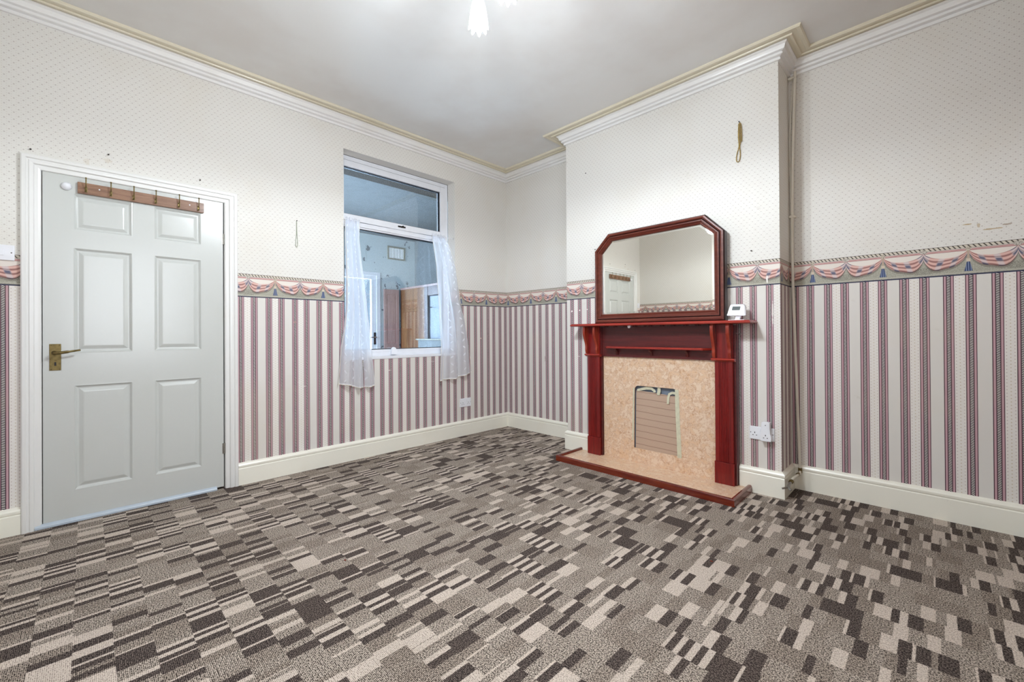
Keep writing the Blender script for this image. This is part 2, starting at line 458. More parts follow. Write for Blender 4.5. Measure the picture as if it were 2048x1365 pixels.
# ------------------------------------------------------------------ mesh helpers
def finish(name, bm, mat, parent=None, smooth=False, loc=None, uvfun=None):
    me = bpy.data.meshes.new(name)
    bmesh.ops.recalc_face_normals(bm, faces=bm.faces)
    if uvfun:
        lay = bm.loops.layers.uv.new('UVMap')
        for f in bm.faces:
            for l in f.loops: l[lay].uv = uvfun(l.vert.co, f.normal)
    bm.to_mesh(me); bm.free()
    for mm in (mat if isinstance(mat, (list, tuple)) else [mat]): me.materials.append(mm)
    if smooth:
        for p in me.polygons: p.use_smooth = True
    o = bpy.data.objects.new(name, me); C.objects.link(o)
    if parent is not None:
        o.parent = parent
        bpy.context.view_layer.update() if False else None
        o.matrix_parent_inverse = Matrix.Translation(-Vector(parent.location)) if parent.rotation_euler.to_matrix().is_identity else Matrix.Identity(4)
    return o
def thing(name, label, cat, loc, group=None):
    o = bpy.data.objects.new(name, None); C.objects.link(o); o.location = loc; o.empty_display_size = .05
    o['label'] = label; o['category'] = cat
    if group: o['group'] = group
    return o
def tag(o, label, cat, group=None):
    o['label'] = label; o['category'] = cat
    if group: o['group'] = group
    return o
def struct(o, label=None, cat=None):
    o['kind'] = 'structure'
    if label: o['label'] = label
    if cat: o['category'] = cat
    return o
def box(bm, x0, x1, y0, y1, z0, z1, bev=0., seg=2, mi=0):
    if x0 > x1: x0, x1 = x1, x0
    if y0 > y1: y0, y1 = y1, y0
    if z0 > z1: z0, z1 = z1, z0
    vs = [bm.verts.new((x, y, z)) for x in (x0, x1) for y in (y0, y1) for z in (z0, z1)]
    idx = [(0, 1, 3, 2), (4, 6, 7, 5), (0, 4, 5, 1), (2, 3, 7, 6), (0, 2, 6, 4), (1, 5, 7, 3)]
    fs = [bm.faces.new([vs[i] for i in q]) for q in idx]
    for f in fs: f.material_index = mi
    if bev > 0:
        es = list({e for f in fs for e in f.edges})
        bmesh.ops.bevel(bm, geom=es, offset=bev, segments=seg, profile=.6, affect='EDGES', clamp_overlap=True, material=mi)
def bx(name, dims, mat, parent=None, bev=0., seg=2):
    bm = bmesh.new(); box(bm, *dims, bev=bev, seg=seg); return finish(name, bm, mat, parent)
def tube(bm, pts, r, n=10, cap=True):
    pts = [Vector(p) for p in pts]; rings = []
    rr = r if isinstance(r, (list, tuple)) else [r]*len(pts)
    up = None
    for i, p in enumerate(pts):
        t = (pts[min(i+1, len(pts)-1)]-pts[max(i-1, 0)]).normalized()
        if up is None:
            up = Vector((0, 0, 1)) if abs(t.z) < .9 else Vector((1, 0, 0))
        a = (up - t*up.dot(t)).normalized(); bvec = t.cross(a); up = a
        rings.append([bm.verts.new(p+(a*math.cos(2*PI*k/n)+bvec*math.sin(2*PI*k/n))*rr[i]) for k in range(n)])
    for i in range(len(rings)-1):
        for k in range(n):
            bm.faces.new((rings[i][k], rings[i][(k+1) % n], rings[i+1][(k+1) % n], rings[i+1][k]))
    if cap:
        bm.faces.new(rings[0]); bm.faces.new(rings[-1])
def lathe(bm, prof, cen, n=24, axis='z'):
    cen = Vector(cen); rings = []
    for (r, h) in prof:
        ring = []
        for k in range(n):
            a = 2*PI*k/n; c, s = math.cos(a)*r, math.sin(a)*r
            d = {'z': (c, s, h), 'x': (h, c, s), 'y': (c, h, s)}[axis]
            ring.append(bm.verts.new(cen+Vector(d)))
        rings.append(ring)
    for i in range(len(rings)-1):
        for k in range(n): bm.faces.new((rings[i][k], rings[i][(k+1) % n], rings[i+1][(k+1) % n], rings[i+1][k]))
    bm.faces.new(rings[0]); bm.faces.new(rings[-1])
def prism(bm, poly, lo, hi, axis):
    """extrude a 2D polygon along an axis; poly coordinates are the other two axes in xyz order"""
    def P(a, b, h): return {'x': (h, a, b), 'y': (a, h, b), 'z': (a, b, h)}[axis]
    A = [bm.verts.new(P(a, b, lo)) for a, b in poly]; B = [bm.verts.new(P(a, b, hi)) for a, b in poly]
    n = len(poly); bm.faces.new(A); bm.faces.new(B)
    for i in range(n): bm.faces.new((A[i], A[(i+1) % n], B[(i+1) % n], B[i]))
def bez(pts, n=8):
    """smooth Catmull-Rom through points"""
    P = [Vector(p) for p in pts]; out = []
    for i in range(len(P)-1):
        p0, p1, p2, p3 = P[max(i-1, 0)], P[i], P[i+1], P[min(i+2, len(P)-1)]
        for k in range(n):
            t = k/n
            out.append(.5*((2*p1)+(p2-p0)*t+(2*p0-5*p1+4*p2-p3)*t*t+(3*p1-p0-3*p2+p3)*t**3))
    out.append(P[-1]); return out

XA, XR, YC, YR = 1.1067, 2.824, -.298, -.0227
XW, YW, ZC = 3.98, -3.84, 2.912
# ------------------------------------------------------------------ shell
def wallgrid(name, axis, plane, back, us, zs, holes, mat, uoff=0., uvs=1.):
    """wall slab on plane (room side) to back, cells cut out for holes (u0,u1,z0,z1)"""
    bm = bmesh.new()
    def P(u, z, d): return (d, u, z) if axis == 'x' else (u, d, z)
    def hole(i, j):
        uc, zc = (us[i]+us[i+1])/2, (zs[j]+zs[j+1])/2
        return any(a < uc < b and c < zc < d for a, b, c, d in holes)
    vert = {}
    def vv(i, j, k):
        if (i, j, k) not in vert: vert[(i, j, k)] = bm.verts.new(P(us[i], zs[j], (plane, back)[k]))
        return vert[(i, j, k)]
    nu, nz = len(us)-1, len(zs)-1
    solid = [[not hole(i, j) for j in range(nz)] for i in range(nu)]
    for i in range(nu):
        for j in range(nz):
            if not solid[i][j]: continue
            for k in (0, 1): bm.faces.new((vv(i, j, k), vv(i+1, j, k), vv(i+1, j+1, k), vv(i, j+1, k)))
            for di, dj, e in ((-1, 0, ((i, j), (i, j+1))), (1, 0, ((i+1, j), (i+1, j+1))), (0, -1, ((i, j), (i+1, j))), (0, 1, ((i, j+1), (i+1, j+1)))):
                a, b2 = i+di, j+dj
                if 0 <= a < nu and 0 <= b2 < nz and solid[a][b2]: continue
                (p, q), (r, s) = e
                bm.faces.new((vv(p, q, 0), vv(r, s, 0), vv(r, s, 1), vv(p, q, 1)))
    def uvf(co, n):
        if axis == 'x': return (co.y + (co.x-plane if abs(n.y) > .5 else 0), co.z)
        return (co.x + (co.y-plane if abs(n.x) > .5 else 0), co.z)
    return struct(finish(name, bm, mat, uvfun=uvf))
WY0, WY1, WZ0, WZ1 = -1.9175, -.748, .848, 2.647
DY0, DY1, DZ1 = -3.655, -2.752, 2.025
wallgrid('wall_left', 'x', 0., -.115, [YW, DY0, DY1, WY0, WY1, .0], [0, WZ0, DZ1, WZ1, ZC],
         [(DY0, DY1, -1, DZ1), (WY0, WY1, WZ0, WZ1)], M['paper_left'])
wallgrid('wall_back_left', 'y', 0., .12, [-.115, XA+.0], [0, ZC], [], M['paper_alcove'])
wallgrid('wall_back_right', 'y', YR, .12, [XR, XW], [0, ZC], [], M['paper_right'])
# chimney breast
bm = bmesh.new(); box(bm, XA, XR, YC, .1, 0, ZC)
def uvb(co, n):
    if abs(n.y) > .5: return (co.x, co.z)
    s = 1 if n.x > 0 else -1
    return (co.x + s*(co.y-YC), co.z)
struct(finish('wall_chimney_breast', bm, M['paper_breast'], uvfun=uvb))
wallgrid('wall_rear', 'y', YW, YW-.12, [-.115, XW+.2], [0, ZC], [], M['paper_plain'])
wallgrid('wall_right', 'x', XW, XW+.2, [YW, -3.65, -2.45, .12], [0, .75, 2.35, ZC], [(-3.65, -2.45, .75, 2.35)], M['bounce_brown'])
struct(bx('floor', (-.115, XW+.2, YW-.12, .12, -.06, 0.), M['carpet']))
struct(bx('ceiling', (-.115, XW+.2, YW-.12, .12, ZC, ZC+.08), M['ceiling']))

# ---- mitred runs along the walls (cornice, skirting)
path = [(0., YW), (0., 0.), (XA, 0.), (XA, YC), (XR, YC), (XR, YR), (XW, YR), (XW, YW)]
def run_segments(path, closed=True):
    n = len(path); out = []
    P = [Vector(p) for p in path]
    def nrm(i):
        d = (P[(i+1) % n]-P[i]).normalized(); return Vector((d.y, -d.x))
    ms = []
    for i in range(n):
        n1, n2 = nrm((i-1) % n), nrm(i); ms.append((n1+n2)/(1+n1.dot(n2)))
    return P, ms
PP, MS = run_segments(path)
CORN = [(0., 2.818), (.016, 2.818), (.016, 2.832), (.010, 2.835), (.010, 2.838), (.032, 2.842), (.032, 2.852), (.026, 2.855), (.027, 2.859), (.044, 2.864), (.048, 2.874), (.052, 2.888), (.062, 2.894), (.062, 2.903)]
CORN2 = [(.062, 2.9035), (.080, 2.9035), (.083, 2.896), (.096, 2.895), (.099, 2.9035), (.122, 2.9035), (.126, 2.897), (.146, 2.896), (.152, 2.904), (.152, ZC)]
def sweep(bm, i, prof, mi=0, flip=False, ends=True, j=None):
    a, b = PP[i], PP[(i+1) % len(PP)]; ma, mb = MS[i], MS[(i+1) % len(PP)]
    A = [bm.verts.new((*(a+ma*p), z)) for p, z in prof]; B = [bm.verts.new((*(b+mb*p), z)) for p, z in prof]
    for k in range(len(prof)-1):
        f = bm.faces.new((A[k], A[k+1], B[k+1], B[k])); f.material_index = mi
    f = bm.faces.new(A); f.material_index = mi; f = bm.faces.new(B); f.material_index = mi
side = ['left', 'alcove', 'breast_left', 'breast', 'breast_right', 'right_alcove', 'right', 'rear']
for i in range(8):
    bm = bmesh.new()
    sweep(bm, i, CORN+[(0, 2.903)])
    o = finish('trim_%d' % (i+1), bm, M['cornice_white']); struct(o)
    o['label'] = 'white moulded plaster cornice at the top of a papered wall'
    bm = bmesh.new(); sweep(bm, i, [(.0, 2.9032)]+CORN2+[(0, ZC)])
    finish('ceiling_moulding', bm, M['cornice_cream'], o)
# skirting boards
def skirt_prof(h): return [(0, 0), (.020, 0), (.020, h-.042), (.017, h-.038), (.017, h-.034), (.021, h-.030), (.022, h-.018), (.016, h-.008), (.008, h-.003), (.004, h), (0, h)]
def baseboard(name, pts_start, pts_end, i, h):
    """segment of run i; optional overrides of the ends (straight cut)"""
    bm = bmesh.new(); prof = skirt_prof(h)
    a, b = PP[i], PP[(i+1) % len(PP)]; d = (b-a).normalized(); nn = Vector((d.y, -d.x))
    A = []; B = []
    for p, z in prof:
        pa = a+MS[i]*p if pts_start is None else Vector(pts_start)+nn*p
        pb = b+MS[(i+1) % len(PP)]*p if pts_end is None else Vector(pts_end)+nn*p
        A.append(bm.verts.new((*pa, z))); B.append(bm.verts.new((*pb, z)))
    n = len(prof)
    for k in range(n): bm.faces.new((A[k], A[(k+1) % n], B[(k+1) % n], B[k]))
    bm.faces.new(A); bm.faces.new(B)
    return struct(finish(name, bm, M['cream_gloss']))
baseboard('baseboard_left', None, (0, -3.708), 0, .145)
baseboard('baseboard_left_window', (0, -2.692), None, 0, .158)
baseboard('baseboard_alcove', None, None, 1, .160)
baseboard('baseboard_breast_side', None, None, 2, .165)
baseboard('baseboard_breast_left', None, (1.375, YC), 3, .168)
baseboard('baseboard_breast_right', (2.578, YC), None, 3, .168)
baseboard('baseboard_breast_return', None, None, 4, .168)
baseboard('baseboard_right_alcove', None, None, 5, .165)
baseboard('baseboard_right', None, None, 6, .165)
baseboard('baseboard_rear', None, None, 7, .165)

# ------------------------------------------------------------------ door
door = bpy.data.objects.new('door_1', None); C.objects.link(door); door.location = (0, -3.2, 0); struct(door)
door['label'] = 'white six-panel door in a moulded white frame'
# architrave: profile goes from outer edge (0) to inner edge, height out of the wall
ARC = [(0, 0), (0, .022), (.006, .026), (.020, .026), (.026, .019), (.031, .019), (.036, .023), (.050, .021), (.056, .013), (.070, .012), (.079, .010), (.083, .004), (.083, -.02), (0.0, -.0)]
def architrave(y0, y1, zt, z0, mat, name, parent, W=1.):
    bm = bmesh.new(); rows = []
    for (w, h) in ARC[:-1]:
        w *= W
        rows.append([bm.verts.new((h, y0+w, z0)), bm.verts.new((h, y0+w, zt-w)), bm.verts.new((h, y1-w, zt-w)), bm.verts.new((h, y1-w, z0))])
    for k in range(len(rows)-1):
        for j in range(3): bm.faces.new((rows[k][j], rows[k+1][j], rows[k+1][j+1], rows[k][j+1]))
    return finish(name, bm, mat, parent)
architrave(-3.707, -2.693, 2.075, 0., M['white_gloss'], 'door_frame', door, .92)
# stops / lining
bm = bmesh.new()
box(bm, -.113, .0, -3.655, -3.634, 0, DZ1); box(bm, -.113, .0, -2.770, -2.752, 0, DZ1); box(bm, -.113, .0, -3.634, -2.770, 2.004, DZ1)
finish('door_lining', bm, M['white_gloss'], door)
LY0, LY1, LZ0, LZ1 = -3.627, -2.777, .015, 1.999
cols = [(-3.506, -3.251), (-3.147, -2.901)]
rws = [(.180, .788), (.975, 1.586), (1.688, 1.900)]
ys = [LY0, cols[0][0], cols[0][1], cols[1][0], cols[1][1], LY1]; zs = [LZ0, rws[0][0], rws[0][1], rws[1][0], rws[1][1], rws[2][0], rws[2][1], LZ1]
bm = bmesh.new()
XF, XB = .0, -.035
V3 = {}
def dv(i, j, k):
    if (i, j, k) not in V3: V3[(i, j, k)] = bm.verts.new(((XF, XB)[k], ys[i], zs[j]))
    return V3[(i, j, k)]
for i in range(5):
    for j in range(7):
        hol = i in (1, 3) and j in (1, 3, 5)
        if hol:
            for (a, b_) in (((i, j), (i+1, j)), ((i+1, j), (i+1, j+1)), ((i+1, j+1), (i, j+1)), ((i, j+1), (i, j))):
                bm.faces.new((dv(*a, 0), dv(*b_, 0), dv(*b_, 1), dv(*a, 1)))
            continue
        for k in (0, 1): bm.faces.new((dv(i, j, k), dv(i+1, j, k), dv(i+1, j+1, k), dv(i, j+1, k)))
for (i0, j0, i1, j1) in [(i, 0, i+1, 0) for i in range(5)]+[(i, 7, i+1, 7) for i in range(5)]+[(0, j, 0, j+1) for j in range(7)]+[(5, j, 5, j+1) for j in range(7)]:
    bm.faces.new((dv(i0, j0, 0), dv(i1, j1, 0), dv(i1, j1, 1), dv(i0, j0, 1)))
leaf = finish('door_leaf', bm, M['door_white'], door)
def door_panel(y0, y1, z0, z1):
    bm = bmesh.new(); rings = []
    prof = [(.0, .0), (.003, .0005), (.008, -.004), (.013, -.010), (.017, -.0115), (.021, -.0115), (.038, -.0035), (.043, -.0025)]
    for ins, dx in prof:
        rings.append([bm.verts.new((dx, a, b)) for a, b in ((y0+ins, z0+ins), (y1-ins, z0+ins), (y1-ins, z1-ins), (y0+ins, z1-ins))])
    for k in range(len(rings)-1):
        for q in range(4): bm.faces.new((rings[k][q], rings[k][(q+1) % 4], rings[k+1][(q+1) % 4], rings[k+1][q]))
    bm.faces.new(rings[-1])
    bk = [bm.verts.new((-.03, a, b)) for a, b in ((y0, z0), (y1, z0), (y1, z1), (y0, z1))]
    for q in range(4): bm.faces.new((rings[0][q], rings[0][(q+1) % 4], bk[(q+1) % 4], bk[q]))
    bm.faces.new(bk)
    finish('door_panel', bm, M['door_white'], door)
for a in cols:
    for b_ in rws: door_panel(*a, *b_)
struct(bx('wall_hall', (-.135, -.1155, -3.70, -2.70, 0, 2.06), M['brown_edge']))
# lever handle
hp = bx('handle_plate', (0., .004, -3.602, -3.556, .878, 1.028), M['brass_old'], door, .0015)
bm = bmesh.new(); lathe(bm, [(.012, 0), (.012, .010), (.009, .014), (.008, .045)], (.004, -3.582, .978), 16, 'x')
tube(bm, bez([(.045, -3.584, .978), (.050, -3.565, .978), (.052, -3.53, .983), (.050, -3.478, .992)], 5), [.0085]*6+[.008]*5+[.0055]*5, 10)
finish('lever', bm, M['brass_old'], hp, True)
bx('keyhole', (.0035, .0052, -3.583, -3.575, .905, .925), M['plastic_dark'], hp)
for yy in (-3.595, -3.563):
    for zz in (.885, 1.021):
        bm = bmesh.new(); lathe(bm, [(.0022, 0), (.0018, .001)], (.004, yy, zz), 8, 'x'); finish('screw', bm, M['nail'], hp)
for zz in (1.745, .28):
    bm = bmesh.new(); lathe(bm, [(.005, -.036), (.005, .036)], (.004, -2.7735, zz), 10, 'z'); box(bm, .0, .0025, -2.785, -2.772, zz-.036, zz+.036)
    finish('hinge', bm, M['steel'], door)
bx('latch_plate', (-.012, .001, -3.635, -3.629, .93, 1.02), M['nail'], door)
bm = bmesh.new(); lathe(bm, [(.022, 0), (.023, .006), (.019, .012), (.014, .022), (.002, .026)], (0., -3.534, 1.934), 20, 'x')
finish('round_knob', bm, M['plastic'], door, True)
# draught strip
bm = bmesh.new()
prism(bm, [(.002, .002), (.022, .002), (.022, .012), (.018, .018), (.006, .026), (.002, .026)], -3.657, -2.819, 'y')
tag(finish('draught_strip', bm, M['excluder']), 'pale blue-grey plastic draught strip along the foot of the white door', 'draught strip')

# coat rack hung on the door: board + six hooks
rack = thing('coat_rack', 'wooden coat rack with six metal hooks mounted on the white door', 'coat rack', (.003, -3.188, 1.94))
bm = bmesh.new(); box(bm, .003, .018, -3.489, -2.888, 1.904, 1.969, .002)
finish('back_board', bm, M['rack_wood'], rack)
for yy in (-3.454, -3.348, -3.245, -3.140, -3.023, -2.919):
    bm = bmesh.new()
    box(bm, .018, .021, yy-.006, yy+.006, 1.913, 1.945, .001)
    tube(bm, bez([(.021, yy, 1.938), (.034, yy, 1.940), (.042, yy, 1.962), (.041, yy, 1.990)], 4), .0028, 8)
    tube(bm, bez([(.021, yy, 1.922), (.036, yy, 1.914), (.044, yy, 1.922), (.043, yy, 1.934)], 4), .0026, 8)
    lathe(bm, [(.001, -.004), (.0045, -.002), (.0045, .002), (.001, .004)], (.041, yy, 1.992), 8)
    finish('hook', bm, M['brass_old'], rack, False)
for yy in (-3.398, -2.966):
    bm = bmesh.new(); lathe(bm, [(.004, 0), (.003, .0015)], (.018, yy, 1.942), 10, 'x'); finish('screw_cap', bm, M['plastic'], rack)

# ------------------------------------------------------------------ window in the left wall
win = bpy.data.objects.new('window_1', None); C.objects.link(win); win.location = (-.12, -1.33, .85); struct(win)
win['label'] = 'white framed internal window with a top light and bare glass'
FX0, FX1 = -.185, -.12
bm = bmesh.new()
FY0, FY1, FZ0, FZ1 = WY0+.001, WY1-.001, .868, WZ1-.001
box(bm, FX0, FX1, FY0, FY0+.036, FZ0, FZ1, .003); box(bm, FX0, FX1, FY1-.040, FY1, FZ0, FZ1, .003)
box(bm, FX0, FX1, FY0+.036, FY1-.040, FZ1-.038, FZ1, .003); box(bm, FX0, FX1, FY0+.036, FY1-.040, FZ0, FZ0+.04, .003)
box(bm, FX0, FX1, FY0+.036, FY1-.040, 2.036, 2.075, .003)
finish('window_frame', bm, M['upvc'], win)
def sash(name, y0, y1, z0, z1, w, px, wl=None):
    bm = bmesh.new(); wl = w if wl is None else wl
    box(bm, FX0+.01, px, y0, y0+wl, z0, z1, .004); box(bm, FX0+.01, px, y1-w, y1, z0, z1, .004)
    box(bm, FX0+.01, px, y0+wl, y1-w, z1-w, z1, .004); box(bm, FX0+.01, px, y0+wl, y1-w, z0, z0+w, .004)
    s = finish(name, bm, M['upvc'], win)
    bm = bmesh.new(); e = .006
    a, b_, c, d = y0+wl, y1-w, z0+w, z1-w
    X0, X1 = -.152, -.1265
    box(bm, X0, X1, a, a+e, c, d); box(bm, X0, X1, b_-e, b_, c, d); box(bm, X0, X1, a+e, b_-e, d-e, d); box(bm, X0, X1, a+e, b_-e, c, c+e)
    finish('gasket', bm, M['gasket'], s)
    bm = bmesh.new(); box(bm, -.148, -.142, a+e, b_-e, c+e, d-e)
    finish('pane', bm, M['pane'], s)
    return s
sash('top_sash', FY0+.038, FY1-.045, 2.078, 2.603, .054, -.108, .012)
bm = bmesh.new(); box(bm, -.122, -.1185, FY1-.0445, FY1-.039, 2.078, 2.608); box(bm, -.122, -.1185, FY0+.036, FY1-.0445, 2.6035, 2.608)
finish('sash_seal', bm, M['gasket'], win)
# fixed lower light, bead and gasket
bm = bmesh.new(); a, b_, c, d = FY0+.036, FY1-.040, .908, 2.036
box(bm, -.165, -.125, a, a+.018, c, d, .003); box(bm, -.165, -.125, b_-.018, b_, c, d, .003); box(bm, -.165, -.125, a+.018, b_-.018, d-.016, d, .003); box(bm, -.165, -.125, a+.018, b_-.018, c, c+.022, .003)
gb = finish('glazing_bead', bm, M['upvc'], win)
bm = bmesh.new(); e = .006; a += .018; b_ -= .018; c += .022; d -= .016
box(bm, -.152, -.128, a, a+e, c, d); box(bm, -.152, -.128, b_-e, b_, c, d); box(bm, -.152, -.128, a+e, b_-e, d-.010, d); box(bm, -.152, -.128, a+e, b_-e, c, c+e)
finish('gasket', bm, M['gasket'], gb)
bm = bmesh.new(); box(bm, -.148, -.142, a+e, b_-e, c+e, d-.010); finish('pane', bm, M['pane'], gb)
bx('window_sill', (-.118, .004, WY0+.001, WY1-.001, .8485, .872), M['upvc'], win, .003)
bm = bmesh.new()
box(bm, -.108, -.098, -1.345, -1.265, 2.098, 2.112, .003); lathe(bm, [(.009, 0), (.009, .006), (.006, .008)], (-.098, -1.297, 2.108), 12, 'x')
finish('window_lock', bm, M['nail'], win)
bm = bmesh.new()
prism(bm, [(-1.400+.03*math.cos(t)*.9, .905+.044*math.sin(t)) for t in [k*PI/10 for k in range(11)]]+[(-1.427, .88), (-1.373, .88)], -.112, -.090, 'x')
finish('window_catch', bm, M['plastic'], win)

# net curtains on a wire
wire = thing('curtain_wire', 'thin white curtain wire stretched across the window reveal', 'curtain wire', (-.02, -1.33, 2.05))
bm = bmesh.new(); tube(bm, [(-.022, WY0+.002, 2.058), (-.020, -1.33, 2.050), (-.022, WY1-.002, 2.060)], .0022, 8); finish('wire', bm, M['plastic'], wire)
for yy in (WY1-.006, WY0+.006):
    bm = bmesh.new(); tube(bm, bez([(-.022, yy+(.006 if yy > -1 else -.006), 2.066), (-.020, yy, 2.068), (-.016, yy, 2.060), (-.020, yy, 2.052)], 4), .002, 6); finish('wire_hook', bm, M['steel'], wire)
def curtain(name, left, right, bottom, label, seed, folds, xw, wx=.35):
    """left/right: lists of (z, y); bottom: list of (s, z)"""
    root = thing(name, label, 'curtain', (-.02, left[0][1], 2.05), 'net curtains at the window')
    rnd = random.Random(seed)
    NU, NV = 90, 80
    def interp(tab, x):
        tab = sorted(tab)
        if x <= tab[0][0]: return tab[0][1]
        for (a, fa), (b, fb) in zip(tab, tab[1:]):
            if x <= b:
                t = (x-a)/(b-a); t = t*t*(3-2*t)*.3+t*.7; return fa+(fb-fa)*t
        return tab[-1][1]
    ph = [rnd.uniform(0, 6.28) for _ in range(6)]
    bm = bmesh.new(); lay = bm.loops.layers.uv.new('UVMap'); grid = []; UVc = {}
    for j in range(NV+1):
        t = j/NV; row = []
        for i in range(NU+1):
            s = i/NU
            zb = interp(bottom, s)
            ztop = 2.062+.006*math.sin(s*40+ph[0])
            z = ztop+(zb-ztop)*t
            yl, yr = interp(left, z), interp(right, z)
            sw = s+.035*math.sin(s*9+ph[1]+t*1.2)*math.sin(PI*s)+.02*math.sin(s*17+ph[2])*math.sin(PI*s)
            y = yl+(yr-yl)*sw
            xb = xw[0]+(xw[1]-xw[0])*min(1, t/wx)**.8+(xw[2]-xw[1])*max(0, (t-wx)/(1-wx))
            amp = .010+.020*min(1, t*2)
            x = xb+amp*(math.sin(s*2*PI*folds+ph[3]+1.4*math.sin(t*2+ph[4]))+.35*math.sin(s*2*PI*folds*2.3+ph[5]+t*2))
            if t < .06: x += .006*math.sin(s*70)*(1-t/.06)
            v = bm.verts.new((x, y, z)); row.append(v); UVc[v] = (s*.55+ph[0], (1-t)*1.45)
        grid.append(row)
    for j in range(NV):
        for i in range(NU):
            f = bm.faces.new((grid[j][i], grid[j][i+1], grid[j+1][i+1], grid[j+1][i])); f.smooth = True
            for l in f.loops: l[lay].uv = UVc[l.vert]
    hem = [v.co.copy() for v in grid[-1]]; e0 = [r[0].co.copy() for r in grid]; e1 = [r[-1].co.copy() for r in grid]
    top = [r.co.copy() for r in grid[0]]
    me = bpy.data.meshes.new('net_fabric'); bm.to_mesh(me); bm.free(); me.materials.append(M['net'])
    o = bpy.data.objects.new('net_fabric', me); C.objects.link(o); o.parent = root; o.matrix_parent_inverse = Matrix.Translation(-Vector(root.location))
    for nm, pts, r in (('hem', hem, .0022), ('edge_binding', e0, .0014), ('edge_binding', e1, .0014)):
        bm = bmesh.new(); tube(bm, pts, r, 5); finish(nm, bm, M['net_hem'], root)
    # gathered heading
    bm = bmesh.new(); rows = []
    for j, dz in enumerate((.014, .004, -.010, -.026, -.034)):
        rows.append([bm.verts.new((p.x+.004*math.sin(i*2.1+j)*(1 if j % 2 else .4)+.003, p.y, p.z+dz+.004*math.sin(i*1.7+j))) for i, p in enumerate(top)])
    for j in range(len(rows)-1):
        for i in range(NU): f = bm.faces.new((rows[j][i], rows[j][i+1], rows[j+1][i+1], rows[j+1][i])); f.smooth = True
    lay = bm.loops.layers.uv.new('UVMap')
    for f in bm.faces:
        for l in f.loops: l[lay].uv = (l.vert.co.y*3, .02+l.vert.co.z*.0)
    me = bpy.data.meshes.new('heading'); bm.to_mesh(me); bm.free(); me.materials.append(M['net'])
    o = bpy.data.objects.new('heading', me); C.objects.link(o); o.parent = root; o.matrix_parent_inverse = Matrix.Translation(-Vector(root.location))
    return root
curtain('net_curtain', [(2.06, -1.900), (1.9, -1.905), (1.30, -1.915), (1.15, -1.93), (.95, -1.965), (.63, -1.985)],
        [(2.06, -1.765), (1.9, -1.780), (1.7, -1.772), (1.30, -1.735), (1.0, -1.695), (.62, -1.655)],
        [(0, .658), (.22, .648), (.35, .628), (.6, .612), (.8, .612), (1., .628)],
        'sheer white leaf-patterned net curtain at the left side of the window', 3, 3.1, (-.030, .026, .034))
curtain('net_curtain', [(2.06, -1.015), (1.7, -1.005), (1.3, -.985), (.95, -.965), (.62, -.985)],
        [(2.06, -.850), (1.95, -.80), (1.72, -.745), (1.45, -.69), (1.2, -.61), (.95, -.565), (.62, -.535)],
        [(0, .605), (.3, .612), (.55, .612), (.7, .635), (.85, .652), (1., .656)],
        'sheer white leaf-patterned net curtain at the right side, flaring over the wall beside the corner', 11, 2.6, (-.030, .030, .034), .22)

# ------------------------------------------------------------------ kitchen seen through the window
KX, KY, KZ = -2.4, .283, 2.557
def kbox(name, dims, mat): return struct(bx(name, dims, mat))
LZ_ = 2.555
# far wall with a doorway for the glazed back door and a hole for the vent
bm = bmesh.new()
us = [-3.6, -1.25, -.325, -.19, .095, KY+.12]; zz_ = [0, 2.0, 2.235, 2.42, KZ]
def P(u, z, d): return (d, u, z)
solid = lambda i, j: not ((i == 1 and j == 0) or (i == 3 and j == 2))
for i in range(5):
    for j in range(4):
        if solid(i, j): box(bm, KX-.04, KX, us[i], us[i+1], zz_[j], zz_[j+1])
bmesh.ops.remove_doubles(bm, verts=bm.verts, dist=1e-5)
struct(finish('wall_kitchen_far', bm, M['kitchen_wall']))
kbox('wall_kitchen_right', (KX, -.116, KY, KY+.12, 0, KZ), M['kitchen_plain'])
kbox('wall_kitchen_left', (KX-.1, -.116, -3.6, -3.5, 0, KZ), M['kitchen_plain'])
kbox('floor_kitchen', (KX-.1, -.116, -3.6, KY+.12, -.06, 0), M['kitchen_floor'])
kbox('ceiling_kitchen', (KX-.1, -.33, -3.6, KY+.12, KZ, KZ+.06), M['kitchen_plain'])
bd = bpy.data.objects.new('door_2', None); C.objects.link(bd); bd.location = (KX, -.8, 0); struct(bd)
bd['label'] = 'white glazed back door seen through the window'
bm = bmesh.new()
box(bm, KX-.08, KX+.012, -1.25, -1.19, 0, 2.0, .004); box(bm, KX-.08, KX+.012, -.385, -.325, 0, 2.0, .004); box(bm, KX-.08, KX+.012, -1.19, -.385, 1.95, 2.0, .004)
finish('door_frame', bm, M['upvc'], bd)
bm = bmesh.new()
box(bm, KX-.06, KX-.01, -1.185, -1.10, .03, 1.945, .004); box(bm, KX-.06, KX-.01, -.455, -.39, .03, 1.945, .004)
box(bm, KX-.06, KX-.01, -1.10, -.455, 1.895, 1.945, .004); box(bm, KX-.06, KX-.01, -1.10, -.455, .03, .75, .004)
dl = finish('door_leaf', bm, M['upvc'], bd)
bx('pane', (KX-.04, KX-.034, -1.10, -.455, .75, 1.895), M['pane'], dl)
bm = bmesh.new(); box(bm, KX-.01, KX, -.425, -.395, .92, 1.10, .003); finish('handle_plate', bm, M['plastic_dark'], dl)
bm = bmesh.new(); tube(bm, [(KX, -.41, 1.03), (KX+.045, -.41, 1.03), (KX+.05, -.45, 1.03), (KX+.05, -.52, 1.025)], .008, 8); finish('lever', bm, M['chrome'], dl)
struct(bx('wall_kitchen_lintel', (-.33, -.19, -3.6, KY, LZ_, 2.70), M['lintel']))
